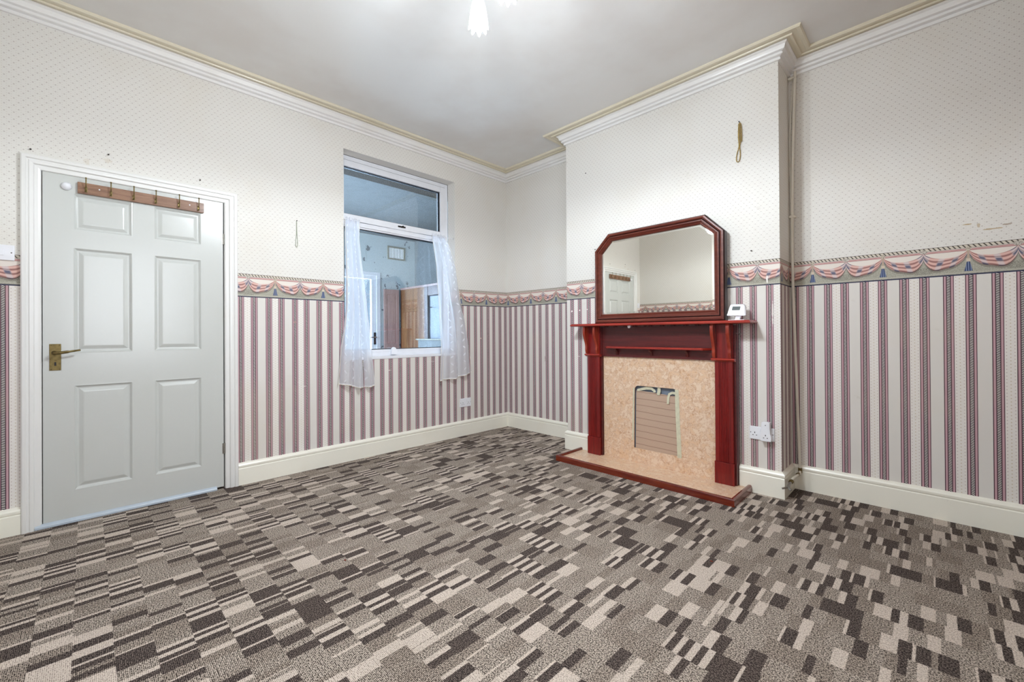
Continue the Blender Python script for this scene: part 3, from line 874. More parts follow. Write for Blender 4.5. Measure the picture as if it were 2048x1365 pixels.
# air vent
vent = thing('air_vent', 'beige slatted air vent high on the kitchen wall behind the glass', 'air vent', (KX, -.05, 2.33))
bm = bmesh.new()
box(bm, KX, KX+.012, -.20, -.175, 2.225, 2.43); box(bm, KX, KX+.012, .08, .105, 2.225, 2.43); box(bm, KX, KX+.012, -.175, .08, 2.225, 2.248); box(bm, KX, KX+.012, -.175, .08, 2.405, 2.43)
finish('vent_frame', bm, M['vent'], vent)
for k in range(10):
    yy = -.162+k*.026; bx('slat', (KX+.002, KX+.006, yy, yy+.011, 2.248, 2.405), M['vent'], vent)
# cupboards on the kitchen's right-hand side
cup = thing('kitchen_cupboard', 'tall knotty pine cupboard with a pale door seen through the window', 'cupboard', (-2.0, .1, 0))
bm = bmesh.new()
box(bm, -2.34, -1.62, .0, .018, .10, 1.775); finish('pine_side', bm, M['pine'], cup)
bx('cornice_board', (-2.36, -1.62, -.004, KY-.002, 1.755, 1.785), M['pale_door'], cup, .003)
bx('dark_post', (-2.36, -2.34, .0, .03, .1, 1.755), M['brown_edge'], cup)
bx('middle_post', (-1.70, -1.62, -.004, .02, .10, 1.755), M['brown_edge'], cup)
bx('plinth', (-2.34, -1.62, .02, KY-.002, .0, .10), M['brown_edge'], cup)
wc = thing('wall_cupboard', 'brown wooden cupboard front above the pale kitchen appliance', 'cupboard', (-1.1, .14, 1.7))
bx('cornice_board', (-1.618, -.60, -.004, KY-.002, 1.755, 1.785), M['pale_door'], wc, .003)
bx('door', (-1.618, -.60, .0, .018, 1.625, 1.755), M['brown_edge'], wc)
pd = thing('cupboard_door', 'pale framed wooden cupboard door standing open beside the back door', 'cupboard door', (-2.37, -.15, .0))
bm = bmesh.new(); Y0, Y1 = -.285, -.035
box(bm, -2.37, -2.348, Y0, Y0+.045, .85, 1.755, .002); box(bm, -2.37, -2.348, Y1-.045, Y1, .85, 1.755, .002); box(bm, -2.37, -2.348, Y0+.045, Y1-.045, 1.68, 1.755, .002); box(bm, -2.37, -2.348, Y0+.045, Y1-.045, .85, .92, .002)
finish('door_rails', bm, M['pale_door'], pd)
bm = bmesh.new(); box(bm, -2.366, -2.356, Y0+.045, Y1-.045, .92, 1.68); box(bm, -2.358, -2.351, Y0+.06, Y1-.06, .935, 1.665, .004); finish('centre_panel', bm, M['pale_door'], pd)
bx('lower_carcass', (-2.395, -2.348, Y0, Y1, 0., .85), M['pale_door'], pd)
fr = thing('fridge', 'pale blue-grey tall appliance standing in the pine cupboard run', 'fridge', (-1.3, .14, 0))
bx('body', (-1.60, -1.05, .02, KY-.01, 0.10, 1.62), M['appliance'], fr, .01)
bm = bmesh.new(); tube(bm, [(-1.57, .02, 1.45), (-1.57, -.012, 1.45), (-1.50, -.012, 1.45)], .006, 8); finish('handle', bm, M['plastic_dark'], fr)
wt = thing('worktop', 'white kitchen worktop edge in front of the pale appliance', 'worktop', (-1.2, -.06, .9))
bx('slab', (-1.74, -.60, -.13, -.014, .985, 1.005), M['vent'], wt, .004)
bx('base_unit', (-1.70, -.62, -.11, -.014, 0., .985), M['kitchen_plain'], wt)
w3 = bpy.data.objects.new('window_fill_frame', None); C.objects.link(w3); w3.location = (-1.25, -3.49, 1.0); struct(w3)  # unseen frame on the solid wall, added around the kitchen fill light
bm = bmesh.new()
for (p, q, r_, s_) in ((-1.95, -1.90, .95, 2.15), (-.60, -.55, .95, 2.15), (-1.90, -.60, .95, 1.0), (-1.90, -.60, 2.10, 2.15), (-1.275, -1.225, 1.0, 2.10)):
    box(bm, p, q, -3.50, -3.47, r_, s_, .004)
finish('window_frame', bm, M['upvc'], w3)

# ------------------------------------------------------------------ right wall window (out of view, lights the room)
w2 = bpy.data.objects.new('window_2', None); C.objects.link(w2); w2.location = (XW+.1, -3.05, .75); struct(w2)
bm = bmesh.new(); a, b_, c, d = -3.649, -2.451, .751, 2.349
for (p, q, r, s) in ((a, a+.05, c, d), (b_-.05, b_, c, d), (a+.05, b_-.05, c, c+.05), (a+.05, b_-.05, d-.05, d), (-3.075, -3.025, c+.05, d-.05)):
    box(bm, XW+.06, XW+.12, p, q, r, s, .004)
finish('window_frame', bm, M['upvc'], w2)
bx('window_sill', (XW-.04, XW+.06, a, b_, .752, .775), M['upvc'], w2, .003)

# ------------------------------------------------------------------ fireplace
fp = thing('fireplace_surround', 'mahogany fireplace surround with corbels, fluted legs and a mantel shelf', 'fireplace', (1.975, -.35, .028))
ZS = .028
LEG = [(1.384, 1.502), (2.442, 2.560)]
for (x0, x1) in LEG:
    # backing plate
    bm = bmesh.new(); box(bm, x0-.006, x1+.014, -.352, YC-.022, ZS, 1.118, .001); finish('leg_backing', bm, M['mahog_dark'], fp)
    # fluted shaft
    bm = bmesh.new()
    n = 6; fl = []
    xa, xb = x0+.026, x1-.026; w = (xb-xa)/n
    pts = [(x0, -.353), (x0, -.368), (x0+.003, -.371), (xa, -.371)]
    for k in range(n):
        cxk = xa+(k+.5)*w
        for t in range(0, 7):
            an = PI*t/6; pts.append((cxk-math.cos(an)*w*.36, -.371+math.sin(an)*.0045))
    pts += [(xb, -.371), (x1-.003, -.371), (x1, -.368), (x1, -.353)]
    prism(bm, pts, .18, .868, 'z')
    finish('fluted_leg', bm, M['mahog_z'], fp)
    bm = bmesh.new(); box(bm, x0-.004, x1+.004, -.376, -.353, ZS, .178, .002); finish('plinth_block', bm, M['mahog_z'], fp)
    bm = bmesh.new(); prism(bm, [(-.353, .868), (-.374, .868), (-.380, .874), (-.392, .880), (-.392, .886), (-.388, .890), (-.353, .890)], x0-.018, x1+.014, 'x'); finish('leg_cap', bm, M['mahog_x_lit'], fp)
    # upper panel and two S shaped corbels
    bm = bmesh.new(); box(bm, x0-.004, x1+.0, -.366, -.352, .890, 1.124); finish('corbel_panel', bm, M['mahog_z'], fp)
    S = bez([(-.425, 1.124), (-.430, 1.100), (-.428, 1.060), (-.415, 1.020), (-.400, .985), (-.393, .955), (-.394, .925), (-.386, .892)], 5)
    S = [(p[0], p[1]) for p in [Vector((q[0], q[1], 0)) for q in S]]
    for xx in (x0-.010, x1-.026):
        bm = bmesh.new(); prism(bm, S+[(-.352, .890), (-.352, 1.124)], xx, xx+.020, 'x')
        bmesh.ops.bevel(bm, geom=[e for e in bm.edges if len(e.link_faces) == 2 and abs(e.verts[0].co.x-e.verts[1].co.x) < 1e-6 and e.calc_face_angle(0) > 1.2 and e.verts[0].co.y < -.36 and e.verts[1].co.y < -.36], offset=.003, segments=2, affect='EDGES')
        finish('corbel', bm, M['corbel'], fp)
# header board, mantel shelf, small shelf
bx('header_board', (LEG[0][1]+.014, LEG[1][0]-.006, -.345, YC-.022, .872, 1.120), M['mahog_dark'], fp, .001)
bm = bmesh.new()
a, b_ = 1.258, 2.692
# moulded edge: profile swept around three sides
prof = [(0.020, 1.1255), (.004, 1.1285), (0., 1.132), (.0, 1.138), (.006, 1.143), (.010, 1.148)]
ringv = []
for ins, z in prof:
    ringv.append([bm.verts.new(p) for p in ((a+ins, YC-.0005, z), (a+ins, -.455+ins, z), (b_-ins, -.455+ins, z), (b_-ins, YC-.0005, z))])
for k in range(len(ringv)-1):
    for q in range(3): bm.faces.new((ringv[k][q], ringv[k][q+1], ringv[k+1][q+1], ringv[k+1][q]))
bm.faces.new(ringv[0]); bm.faces.new(ringv[-1])
bm.faces.new([r[0] for r in ringv]+[r[3] for r in reversed(ringv)])
finish('mantel_shelf', bm, M['mahog_x_lit'], fp)
bm = bmesh.new()
pl = [(1.545, -.345), (1.595, -.412), (2.375, -.412), (2.425, -.345)]
prism(bm, pl, .942, .958, 'z'); bmesh.ops.bevel(bm, geom=bm.edges[:], offset=.004, segments=2, affect='EDGES'); finish('small_shelf', bm, M['mahog_x_lit'], fp)
for xx in (1.665, 1.965, 2.245):
    bm = bmesh.new(); prism(bm, [(-.345, .942), (-.392, .942), (-.388, .930), (-.372, .922), (-.362, .910), (-.356, .892), (-.345, .888)], xx-.009, xx+.009, 'x'); finish('shelf_bracket', bm, M['mahog_dark'], fp)
bm = bmesh.new(); tube(bm, bez([(2.574, -.345, 1.062), (2.590, -.345, 1.060), (2.600, -.345, 1.052), (2.607, -.345, 1.056), (2.608, -.345, 1.068)], 4), .0016, 6); finish('cup_hook', bm, M['steel'], fp)
bm = bmesh.new(); prism(bm, [(1.797, 1.1255), (1.822, 1.1255), (1.819, 1.112), (1.808, 1.105), (1.800, 1.112)], -.418, -.402, 'y')
tag(finish('cable_clip', bm, M['plastic']), 'small white plastic clip stuck under the front edge of the mantel shelf', 'clip')

# marble back panel with the boarded opening
mp = thing('hearth_back_panel', 'peach marble back panel of the fireplace around a boarded opening', 'fireplace panel', (1.975, -.33, .028))
bm = bmesh.new()
ox0, ox1, oz0, oz1 = 1.806, 2.162, .142, .645; px0, px1, pz0, pz1 = 1.519, 2.434, ZS, .871
# outer loop and inner loop with rounded top corners; bridge
rc = .035
inner = [(ox0-.008, oz0), (ox1+.006, oz0)]
inner += [(ox1-rc+rc*math.cos(t), oz1-rc+rc*math.sin(t)) for t in [PI/2*k/5 for k in range(6)]]
inner += [(ox0+rc+rc*math.cos(t), oz1-rc+rc*math.sin(t)) for t in [PI/2+PI/2*k/5 for k in range(6)]]
def ring_outer(p):
    x, z = p; cx_, cz_ = (ox0+ox1)/2, (oz0+oz1)/2
    dx, dz = x-cx_, z-cz_
    s = min(((px1-cx_) if dx > 0 else (cx_-px0))/max(abs(dx), 1e-6), ((pz1-cz_) if dz > 0 else (cz_-pz0))/max(abs(dz), 1e-6))
    return (cx_+dx*s, cz_+dz*s)
def panelface(yy):
    I = [bm.verts.new((x, yy, z)) for x, z in inner]
    O = []
    for c_ in [(px0, pz0), (px1, pz0), (px1, pz1), (px0, pz1)]: O.append(bm.verts.new((c_[0], yy, c_[1])))
    return I, O
I0, O0 = panelface(-.330); I1, O1 = panelface(-.3195)
n = len(inner)
for I_, O_ in ((I0, O0), (I1, O1)):
    bm.faces.new((O_[0], O_[1], I_[1], I_[0]))
    bm.faces.new([O_[1], O_[2]]+list(reversed(I_[1:8-2+0]))) if False else None
    # right side, top, left side fans
    bm.faces.new([O_[1], O_[2], I_[4], I_[3], I_[2], I_[1]])
    bm.faces.new([O_[2], O_[3], I_[11], I_[10], I_[9], I_[8], I_[7], I_[6], I_[5], I_[4]])
    bm.faces.new([O_[3], O_[0], I_[0], I_[13], I_[12], I_[11]])
for k in range(n): bm.faces.new((I0[k], I0[(k+1) % n], I1[(k+1) % n], I1[k]))
for k in range(4): bm.faces.new((O0[k], O0[(k+1) % 4], O1[(k+1) % 4], O1[k]))
finish('marble_slab', bm, M['marble'], mp)
bx('grey_plate', (1.780, 2.185, -.3025, YC-.0005, .10, .66), M['card_edge'], mp)
cb = thing('cardboard_sheet', 'brown corrugated cardboard sheet blocking the fireplace opening', 'cardboard', (1.98, -.31, .14))
bm = bmesh.new(); prism(bm, [(1.806, .128), (2.170, .122), (2.166, .590), (2.10, .588), (1.95, .600), (1.815, .604)], -.316, -.309, 'y'); finish('sheet', bm, M['cardboard'], cb)
def strip(name, pts, w, y0, bend=0.):
    """thin tape strip following pts (x,z), slightly uneven"""
    bm = bmesh.new(); rows = []
    rnd = random.Random(len(pts)*7+int(w*1e4))
    for k, (x, y, z) in enumerate(pts):
        d = Vector(pts[min(k+1, len(pts)-1)])-Vector(pts[max(k-1, 0)]); d.normalize(); nn = Vector((d.z, 0, -d.x))
        ww = w*(1+.12*rnd.uniform(-1, 1))/2
        rows.append([bm.verts.new(Vector((x, y, z))+nn*ww), bm.verts.new(Vector((x, y, z))-nn*ww)])
    for k in range(len(rows)-1): bm.faces.new((rows[k][0], rows[k][1], rows[k+1][1], rows[k+1][0]))
    r = bmesh.ops.extrude_face_region(bm, geom=bm.faces[:]); vs = [v for v in r['geom'] if isinstance(v, bmesh.types.BMVert)]
    for v in vs: v.co.y -= .0008
    finish(name, bm, M['tape'], cb)
strip('masking_tape', [(2.155, -.331, .640), (2.158, -.331, .50), (2.163, -.331, .36), (2.168, -.331, .25), (2.172, -.331, .132)], .030, 0)
strip('masking_tape', [(1.802, -.331, .625), (1.798, -.331, .50), (1.794, -.331, .36), (1.790, -.331, .20)], .012, 0)
strip('masking_tape', [(1.825, -.318, .606), (1.862, -.319, .618), (1.905, -.320, .630), (1.948, -.320, .630), (1.972, -.322, .616), (1.975, -.323, .603)], .020, 0)
strip('masking_tape', [(2.012, -.322, .642), (2.010, -.320, .615), (2.004, -.322, .585)], .024, 0)
strip('masking_tape', [(2.150, -.320, .610), (2.115, -.320, .612), (2.092, -.321, .600), (2.084, -.322, .57), (2.082, -.324, .525)], .020, 0)

# hearth
he = thing('hearth', 'low peach marble hearth slab with a mahogany edging on the carpet', 'hearth', (1.96, -.5, 0))
HX0, HX1, HY = 1.262, 2.655, -.667
bx('hearth_slab', (HX0+.022, HX1-.022, HY+.022, YC-.0225, .002, ZS), M['marble'], he, .0)
RP = [(0., .0), (.0, .040), (.004, .046), (.012, .048), (.022, .046), (.024, .040), (.024, .0)]
def rim(p0, p1, m0, m1):
    bm = bmesh.new(); A = [bm.verts.new((p0[0]+m0[0]*w, p0[1]+m0[1]*w, z)) for w, z in RP]; B = [bm.verts.new((p1[0]+m1[0]*w, p1[1]+m1[1]*w, z)) for w, z in RP]
    for k in range(len(RP)-1): bm.faces.new((A[k], A[k+1], B[k+1], B[k]))
    bm.faces.new((A[0], B[0], B[-1], A[-1])); bm.faces.new(A); bm.faces.new(B)
    finish('edging', bm, M['rim_wood'], he)
rim((HX0, HY), (HX1, HY), (1, 1), (-1, 1)); rim((HX0, YC-.023), (HX0, HY), (1, 0), (1, 1)); rim((HX1, HY), (HX1, YC-.023), (-1, 1), (-1, 0))

# overmantel mirror
mi = thing('overmantel_mirror', 'clipped-corner mirror in a moulded mahogany frame standing on the mantel shelf', 'mirror', (1.99, -.35, 1.148))
out = [(1.468, 1.149), (1.468, 1.765), (1.600, 1.896), (2.386, 1.900), (2.516, 1.766), (2.516, 1.149)]
glass = [(1.522, 1.228), (1.522, 1.738), (1.620, 1.835), (2.343, 1.841), (2.437, 1.758), (2.437, 1.228)]
bm = bmesh.new(); prof = [(0., -.332), (0., -.374), (.10, -.381), (.25, -.383), (.38, -.376), (.42, -.368), (.50, -.374), (.62, -.374), (.72, -.364), (.80, -.360), (.88, -.364), (.96, -.358), (1., -.350), (1., -.338)]
rings = [[bm.verts.new((o_[0]+(g_[0]-o_[0])*t, y, o_[1]+(g_[1]-o_[1])*t)) for o_, g_ in zip(out, glass)] for t, y in prof]
for k in range(len(rings)-1):
    for q in range(6):
        f = bm.faces.new((rings[k][q], rings[k][(q+1) % 6], rings[k+1][(q+1) % 6], rings[k+1][q])); f.material_index = 1 if k in (0, 1, 5) else 0
finish('frame', bm, [M['mirror_wood'], M['black_edge']], mi)
bm = bmesh.new()
def ins(poly, d):
    cx_ = sum(p[0] for p in poly)/6; cz_ = sum(p[1] for p in poly)/6; o = []
    for i in range(6):
        p, a_, b2 = Vector(poly[i]), Vector(poly[i-1]), Vector(poly[(i+1) % 6])
        d1 = (p-a_).normalized(); d2 = (b2-p).normalized(); n1 = Vector((d1.y, -d1.x)); n2 = Vector((d2.y, -d2.x))
        m_ = (n1+n2)/(1+n1.dot(n2)); o.append(tuple(p+m_*d))
    return o
g0 = glass; g1 = ins(glass, .014)
a0 = [bm.verts.new((x, -.3475, z)) for x, z in g0]; a1 = [bm.verts.new((x, -.3490, z)) for x, z in g1]; a2 = [bm.verts.new((x, -.343, z)) for x, z in g0]
for q in range(6):
    bm.faces.new((a0[q], a0[(q+1) % 6], a1[(q+1) % 6], a1[q])); bm.faces.new((a0[q], a0[(q+1) % 6], a2[(q+1) % 6], a2[q]))
bm.faces.new(a1); bm.faces.new(a2)
finish('mirror_glass', bm, M['mirror'], mi)
bm = bmesh.new(); prism(bm, [(o_[0]*.97+1.99*.03, o_[1]*.97+1.5*.03) for o_ in out], -.341, -.334, 'y'); finish('backing', bm, M['brown_edge'], mi)

# thermostat standing on the shelf
th = thing('thermostat', 'white wireless room thermostat standing on the mantel shelf beside the mirror', 'thermostat', (2.59, -.38, 1.148))
bm = bmesh.new()
def tb(x0, x1, yb, yt, z0, z1, th_, mat, name, inset=0.):
    pass
yb, yt = -.402, -.380
fr_ = [(2.533, yb, 1.180), (2.648, yb, 1.177), (2.642, yt, 1.236), (2.632, yt, 1.252), (2.552, yt, 1.256), (2.545, yt, 1.240)]
A = [bm.verts.new(p) for p in fr_]; B = [bm.verts.new((p[0], p[1]+.026, p[2]+.004)) for p in fr_]
bm.faces.new(A); bm.faces.new(B)
for q in range(6): bm.faces.new((A[q], A[(q+1) % 6], B[(q+1) % 6], B[q]))
bmesh.ops.bevel(bm, geom=bm.edges[:], offset=.003, segments=2, affect='EDGES')
finish('body', bm, M['plastic'], th)
bm = bmesh.new()
sc_ = [(2.563, -.3925, 1.218), (2.611, -.3925, 1.216), (2.614, -.3865, 1.240), (2.567, -.3865, 1.242)]
A = [bm.verts.new(p) for p in sc_]; B = [bm.verts.new((p[0], p[1]+.004, p[2])) for p in sc_]
bm.faces.new(A); bm.faces.new(B)
for q in range(4): bm.faces.new((A[q], A[(q+1) % 4], B[(q+1) % 4], B[q]))
finish('display', bm, M['lcd'], th)
bm = bmesh.new(); box(bm, 2.542, 2.640, -.400, -.345, 1.1485, 1.153, .001); prism(bm, [(2.580, 1.153), (2.610, 1.153), (2.618, 1.182), (2.588, 1.182)], -.392, -.372, 'y'); finish('stand', bm, M['plastic'], th)

# ------------------------------------------------------------------ electrical fittings
def socket_faces(parent, axis, plane, u, z, out):
    """three slots of a british socket centred at u,z"""
    def S(u0, u1, z0, z1):
        d0, d1 = plane+out*.0, plane+out*.0008
        return (d0, d1, u0, u1, z0, z1) if axis == 'x' else (u0, u1, min(d0, d1), max(d0, d1), z0, z1)
    bm = bmesh.new()
    box(bm, *S(u-.0022, u+.0022, z+.004, z+.013)); box(bm, *S(u-.014, u-.007, z-.010, z-.006)); box(bm, *S(u+.007, u+.014, z-.010, z-.006))
    return finish('pin_holes', bm, M['plastic_dark'], parent)
s1 = thing('wall_socket', 'white double wall socket on the striped paper below the window, near the corner', 'socket', (0, -.624, .346), 'double wall sockets')
bx('socket_plate', (0., .010, -.698, -.552, .300, .390), M['plastic'], s1, .004)
for dy in (-.036, .036):
    socket_faces(s1, 'x', .010, -.625+dy, .336, 1)
    sw_ = bx('rocker_switch', (.010, .013, -.625+dy*.45-.006, -.625+dy*.45+.006, .352, .372), M['plastic'], s1, .001)
for yy in (-.690, -.560):
    bm = bmesh.new(); lathe(bm, [(.003, 0), (.002, .0008)], (.010, yy, .345), 8, 'x'); finish('screw', bm, M['nail'], s1)
s2 = thing('wall_socket', 'white double wall socket beside the right leg of the fireplace', 'socket', (2.712, YC, .398), 'double wall sockets')
bx('socket_plate', (2.640, 2.786, YC-.010, YC, .355, .441), M['plastic'], s2, .004)
socket_faces(s2, 'y', YC-.010, 2.672, .392, -1)
bx('rocker_switch', (2.696, 2.708, YC-.013, YC-.010, .410, .428), M['plastic'], s2, .001)
for xx in (2.648, 2.778):
    bm = bmesh.new(); lathe(bm, [(.003, 0), (.002, -.0008)], (xx, YC-.010, .400), 8, 'y'); finish('screw', bm, M['nail'], s2)
ad = thing('plug_adaptor', 'white plug-through timer adaptor in the right half of the fireplace socket', 'adaptor', (2.75, YC-.03, .41))
bm = bmesh.new(); prism(bm, [(2.714, .358), (2.774, .358), (2.776, .372), (2.776, .396), (2.768, .410), (2.768, .476), (2.762, .482), (2.726, .482), (2.720, .476), (2.720, .410), (2.712, .396), (2.712, .372)], YC-.045, YC-.0102, 'y'); bmesh.ops.bevel(bm, geom=bm.edges[:], offset=.002, segments=2, affect='EDGES'); finish('body', bm, M['plastic'], ad)
socket_faces(ad, 'y', YC-.045, 2.744, .388, -1)
bm = bmesh.new(); lathe(bm, [(.003, 0), (.002, -.001)], (2.744, YC-.045, .462), 8, 'y'); finish('indicator', bm, M['plastic_dark'], ad)
ls = thing('light_switch', 'white light switch plate left of the door on the border paper', 'light switch', (0, -3.77, 1.522))
bx('switch_plate', (0., .009, -3.815, -3.728, 1.482, 1.564), M['plastic'], ls, .003)
bx('rocker_switch', (.009, .013, -3.784, -3.765, 1.508, 1.535), M['plastic'], ls, .001)
bm = bmesh.new(); lathe(bm, [(.003, 0), (.002, .0008)], (.009, -3.739, 1.523), 8, 'x'); finish('screw', bm, M['nail'], ls)

# ------------------------------------------------------------------ pipe in the right alcove
pipe = thing('gas_pipe', 'painted copper pipe running down the right alcove corner with brass valves at the foot', 'pipe', (2.85, -.06, 0))
path1 = bez([(2.868, -.045, 2.86), (2.862, -.045, 2.72), (2.850, -.045, 2.3), (2.843, -.045, 1.9), (2.842, -.045, 1.5), (2.850, -.045, 1.1), (2.862, -.045, .6), (2.872, -.048, .25), (2.876, -.052, .13)], 6)
bm = bmesh.new(); tube(bm, path1, .0090, 10); finish('tube', bm, M['pipe_paint'], pipe, True)
bm = bmesh.new(); tube(bm, bez([(2.852, -.038, 2.77), (2.834, -.036, 2.5), (2.831, -.036, 2.2), (2.834, -.036, 1.86)], 6), .0042, 8); finish('thin_tube', bm, M['pipe_paint'], pipe, True)
bm = bmesh.new(); tube(bm, bez([(2.876, -.052, .135), (2.876, -.075, .115), (2.868, -.13, .112), (2.862, -.20, .108), (2.862, -.26, .100)], 5), .008, 10); finish('low_tube', bm, M['pipe_paint'], pipe, True)
bm = bmesh.new(); tube(bm, [(2.876, -.052, .118), (2.876, -.052, .150)], .012, 8); tube(bm, [(2.872, -.075, .113), (2.870, -.10, .113)], .012, 6); finish('elbow', bm, M['brass_old'], pipe)
bm = bmesh.new(); lathe(bm, [(.012, -.018), (.014, -.010), (.010, -.004), (.014, .006), (.012, .018)], (2.864, -.245, .102), 8, 'y'); finish('valve_body', bm, M['brass_old'], pipe)
bm = bmesh.new(); tube(bm, [(2.864, -.265, .100), (2.862, -.32, .084)], .009, 8); tube(bm, [(2.862, -.318, .085), (2.836, -.345, .078)], .006, 8); tube(bm, [(2.862, -.318, .085), (2.880, -.330, .072)], .006, 8); finish('drain_tap', bm, M['steel'], pipe)
for zz in (1.855, 2.80):
    bm = bmesh.new(); box(bm, 2.826, 2.862, -.056, YR+.0, zz-.008, zz+.008, .002); tube(bm, [(2.846, -.056, zz-.004), (2.872, -.064, zz-.010)], .003, 6); finish('pipe_clip', bm, M['pipe_paint'], pipe)

# ------------------------------------------------------------------ hanging cords and nails
cd = thing('hanging_cord', 'tan cord folded over a nail high on the chimney breast', 'cord', (2.595, YC, 2.5))
bm = bmesh.new(); yy = YC-.006
for pts in ([(2.594, yy, 2.497), (2.588, yy, 2.47), (2.587, yy-.002, 2.40), (2.590, yy, 2.34), (2.579, yy, 2.30), (2.572, yy, 2.255), (2.580, yy, 2.234), (2.593, yy, 2.245), (2.597, yy, 2.29), (2.594, yy, 2.34), (2.600, yy-.003, 2.37), (2.598, yy-.004, 2.44), (2.594, yy-.003, 2.497)],
            [(2.594, yy, 2.497), (2.604, yy-.003, 2.480), (2.607, yy-.003, 2.42), (2.607, yy-.001, 2.366)],
            [(2.590, yy-.004, 2.49), (2.591, yy-.006, 2.43), (2.592, yy-.005, 2.36), (2.590, yy-.003, 2.32)]):
    tube(bm, bez(pts, 5), .0032, 6)
finish('strands', bm, M['cord_tan'], cd)
bm = bmesh.new(); lathe(bm, [(.002, 0), (.002, -.014), (.004, -.0145), (.004, -.016)], (2.594, YC, 2.503), 8, 'y'); finish('nail', bm, M['nail'], cd)
cd = thing('hanging_cord', 'thin pale green cord loop on a nail between the door and the window', 'cord', (0, -2.293, 1.96))
bm = bmesh.new()
tube(bm, bez([(.004, -2.2925, 1.958), (.004, -2.293, 1.90), (.004, -2.294, 1.86), (.004, -2.299, 1.81), (.004, -2.300, 1.77), (.004, -2.293, 1.757), (.004, -2.286, 1.77), (.004, -2.286, 1.81), (.004, -2.290, 1.86), (.005, -2.2915, 1.90), (.005, -2.2925, 1.955)], 5), .0017, 6)
finish('strands', bm, M['cord_green'], cd)
bm = bmesh.new(); lathe(bm, [(.002, 0), (.002, .012), (.004, .0125), (.004, .014)], (0, -2.2925, 1.962), 8, 'x'); finish('nail', bm, M['nail'], cd)
def nail(ax, u, z, label):
    bm = bmesh.new()
    if ax == 'x': lathe(bm, [(.0020, 0), (.0020, .008), (.0045, .0082), (.0045, .0095)], (0, u, z), 8, 'x')
    elif ax == 'y': lathe(bm, [(.0020, 0), (.0020, -.008), (.0045, -.0082), (.0045, -.0095)], (u, YC, z), 8, 'y')
    else: lathe(bm, [(.0020, 0), (.0020, -.008), (.0045, -.0082), (.0045, -.0095)], (u, YR, z), 8, 'y')
    tag(finish('nail', bm, M['nail']), label, 'nail', 'old picture nails in the walls')
nail('x', -2.907, 2.126, 'dark nail in the dotted paper above the right end of the door')
nail('x', -3.358, 2.167, 'dark nail in the dotted paper above the middle of the door')
nail('x', -3.67, 2.105, 'dark nail above the top left corner of the door frame')
nail('y', 1.33, 2.497, 'dark nail high on the left of the chimney breast')
nail('y', 1.424, 1.802, 'dark nail at the upper left corner of the mirror')
nail('y', 2.66, 1.615, 'dark nail on the chimney breast above the border, right of the mirror')

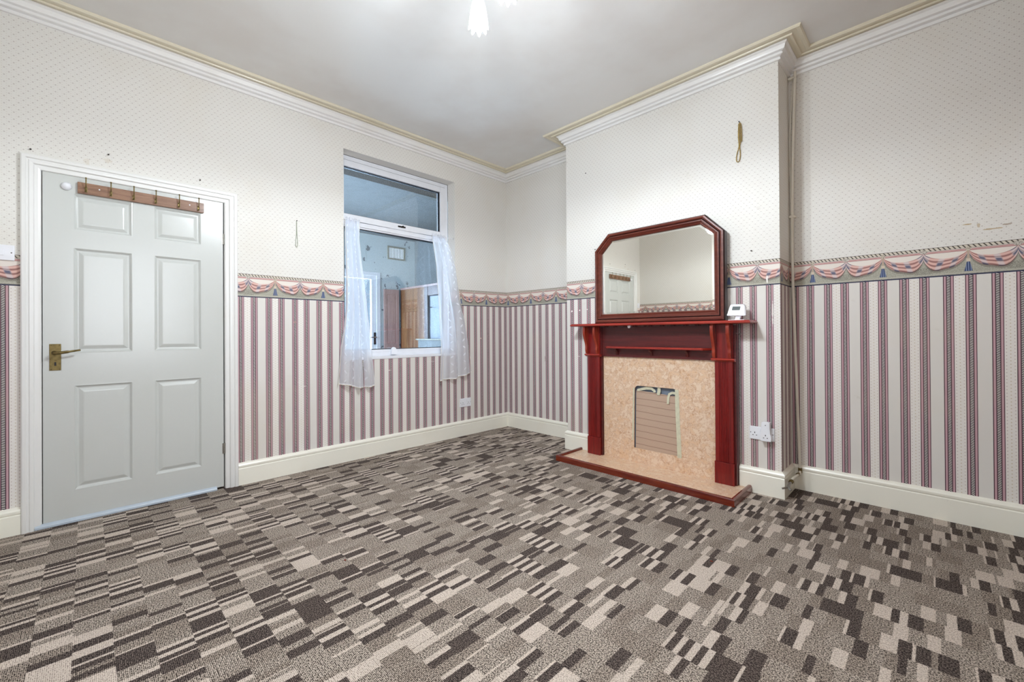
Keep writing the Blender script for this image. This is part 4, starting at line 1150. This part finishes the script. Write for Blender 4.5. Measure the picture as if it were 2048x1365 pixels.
# ------------------------------------------------------------------ pendant lamp
lp = thing('ceiling_light', 'chrome ceiling light with glass shades and lit bulbs', 'ceiling light', (2.12, -2.21, ZC))
bm = bmesh.new(); lathe(bm, [(.065, 0), (.065, -.012), (.04, -.03), (.012, -.045), (.012, -.13), (.03, -.14), (.03, -.17), (.008, -.19)], (2.12, -2.21, ZC), 24); finish('ceiling_rose', bm, M['chrome'], lp, True)
for (lx, ly) in ((2.015, -2.143), (2.245, -2.175), (2.27, -2.46)):
    bm = bmesh.new(); tube(bm, bez([(2.12, -2.21, 2.76), ((2.12+lx)/2, (ly-2.21)/2, 2.735), (lx, ly, 2.72), (lx, ly, 2.68)], 6), .006, 8); finish('arm', bm, M['chrome'], lp, True)
    bm = bmesh.new(); lathe(bm, [(.014, .0), (.026, -.01), (.028, -.03), (.018, -.034)], (lx, ly, 2.69), 16); finish('lamp_holder', bm, M['chrome'], lp, True)
    # fluted glass shade with petal rim
    bm = bmesh.new(); n = 48; rings = []
    for j, (r, z) in enumerate([(.016, 2.668), (.022, 2.655), (.031, 2.62), (.036, 2.58), (.040, 2.545), (.043, 2.515)]):
        rings.append([bm.verts.new((lx+math.cos(2*PI*k/n)*(r*(1+.10*math.cos(2*PI*k/n*8)*min(1, j/3))), ly+math.sin(2*PI*k/n)*(r*(1+.10*math.cos(2*PI*k/n*8)*min(1, j/3))), z-(.010*math.cos(2*PI*k/n*8) if j == 5 else 0))) for k in range(n)])
    for j in range(5):
        for k in range(n): f = bm.faces.new((rings[j][k], rings[j][(k+1) % n], rings[j+1][(k+1) % n], rings[j+1][k])); f.smooth = True
    me = bpy.data.meshes.new('glass_shade'); bm.to_mesh(me); bm.free(); me.materials.append(M['shade_glass'])
    o = bpy.data.objects.new('glass_shade', me); C.objects.link(o); o.parent = lp; o.matrix_parent_inverse = Matrix.Translation(-Vector(lp.location))
    bm = bmesh.new(); lathe(bm, [(.010, 2.650), (.016, 2.64), (.025, 2.60), (.028, 2.565), (.026, 2.545), (.020, 2.535), (.004, 2.530)], (lx, ly, 0), 16); finish('bulb', bm, M['bulb'], lp, True)
    pl_ = bpy.data.lights.new('bulb_light', 'POINT'); pl_.energy = LAMP_W; pl_.color = LAMP_COL; pl_.shadow_soft_size = .028
    po = bpy.data.objects.new('bulb_light', pl_); C.objects.link(po); po.location = (lx, ly, 2.492)

    dl_ = bpy.data.lights.new('bulb_downlight', 'SPOT'); dl_.energy = LAMP_DOWN; dl_.color = LAMP_COL; dl_.shadow_soft_size = .03
    dl_.spot_size = math.radians(176); dl_.spot_blend = .25
    do = bpy.data.objects.new('bulb_downlight', dl_); C.objects.link(do); do.location = (lx, ly, 2.488)

# ------------------------------------------------------------------ crumbs on the carpet
for (x, y, lab) in ((2.784, -1.396, 'tiny brown crumb on the carpet in front of the right end of the hearth'),
                    (1.398, -1.399, 'tiny brown crumb on the open carpet between the window and the hearth'),
                    (1.545, -2.591, 'tiny brown crumb on the carpet out from the right side of the door')):
    bm = bmesh.new(); bmesh.ops.create_icosphere(bm, subdivisions=1, radius=.005)
    for v in bm.verts: v.co.x *= 1.6; v.co.z *= .5; v.co += Vector((x+random.uniform(-.001, .001), y+random.uniform(-.001, .001), .0026))
    tag(finish('crumb', bm, M['rim_wood']), lab, 'crumb')
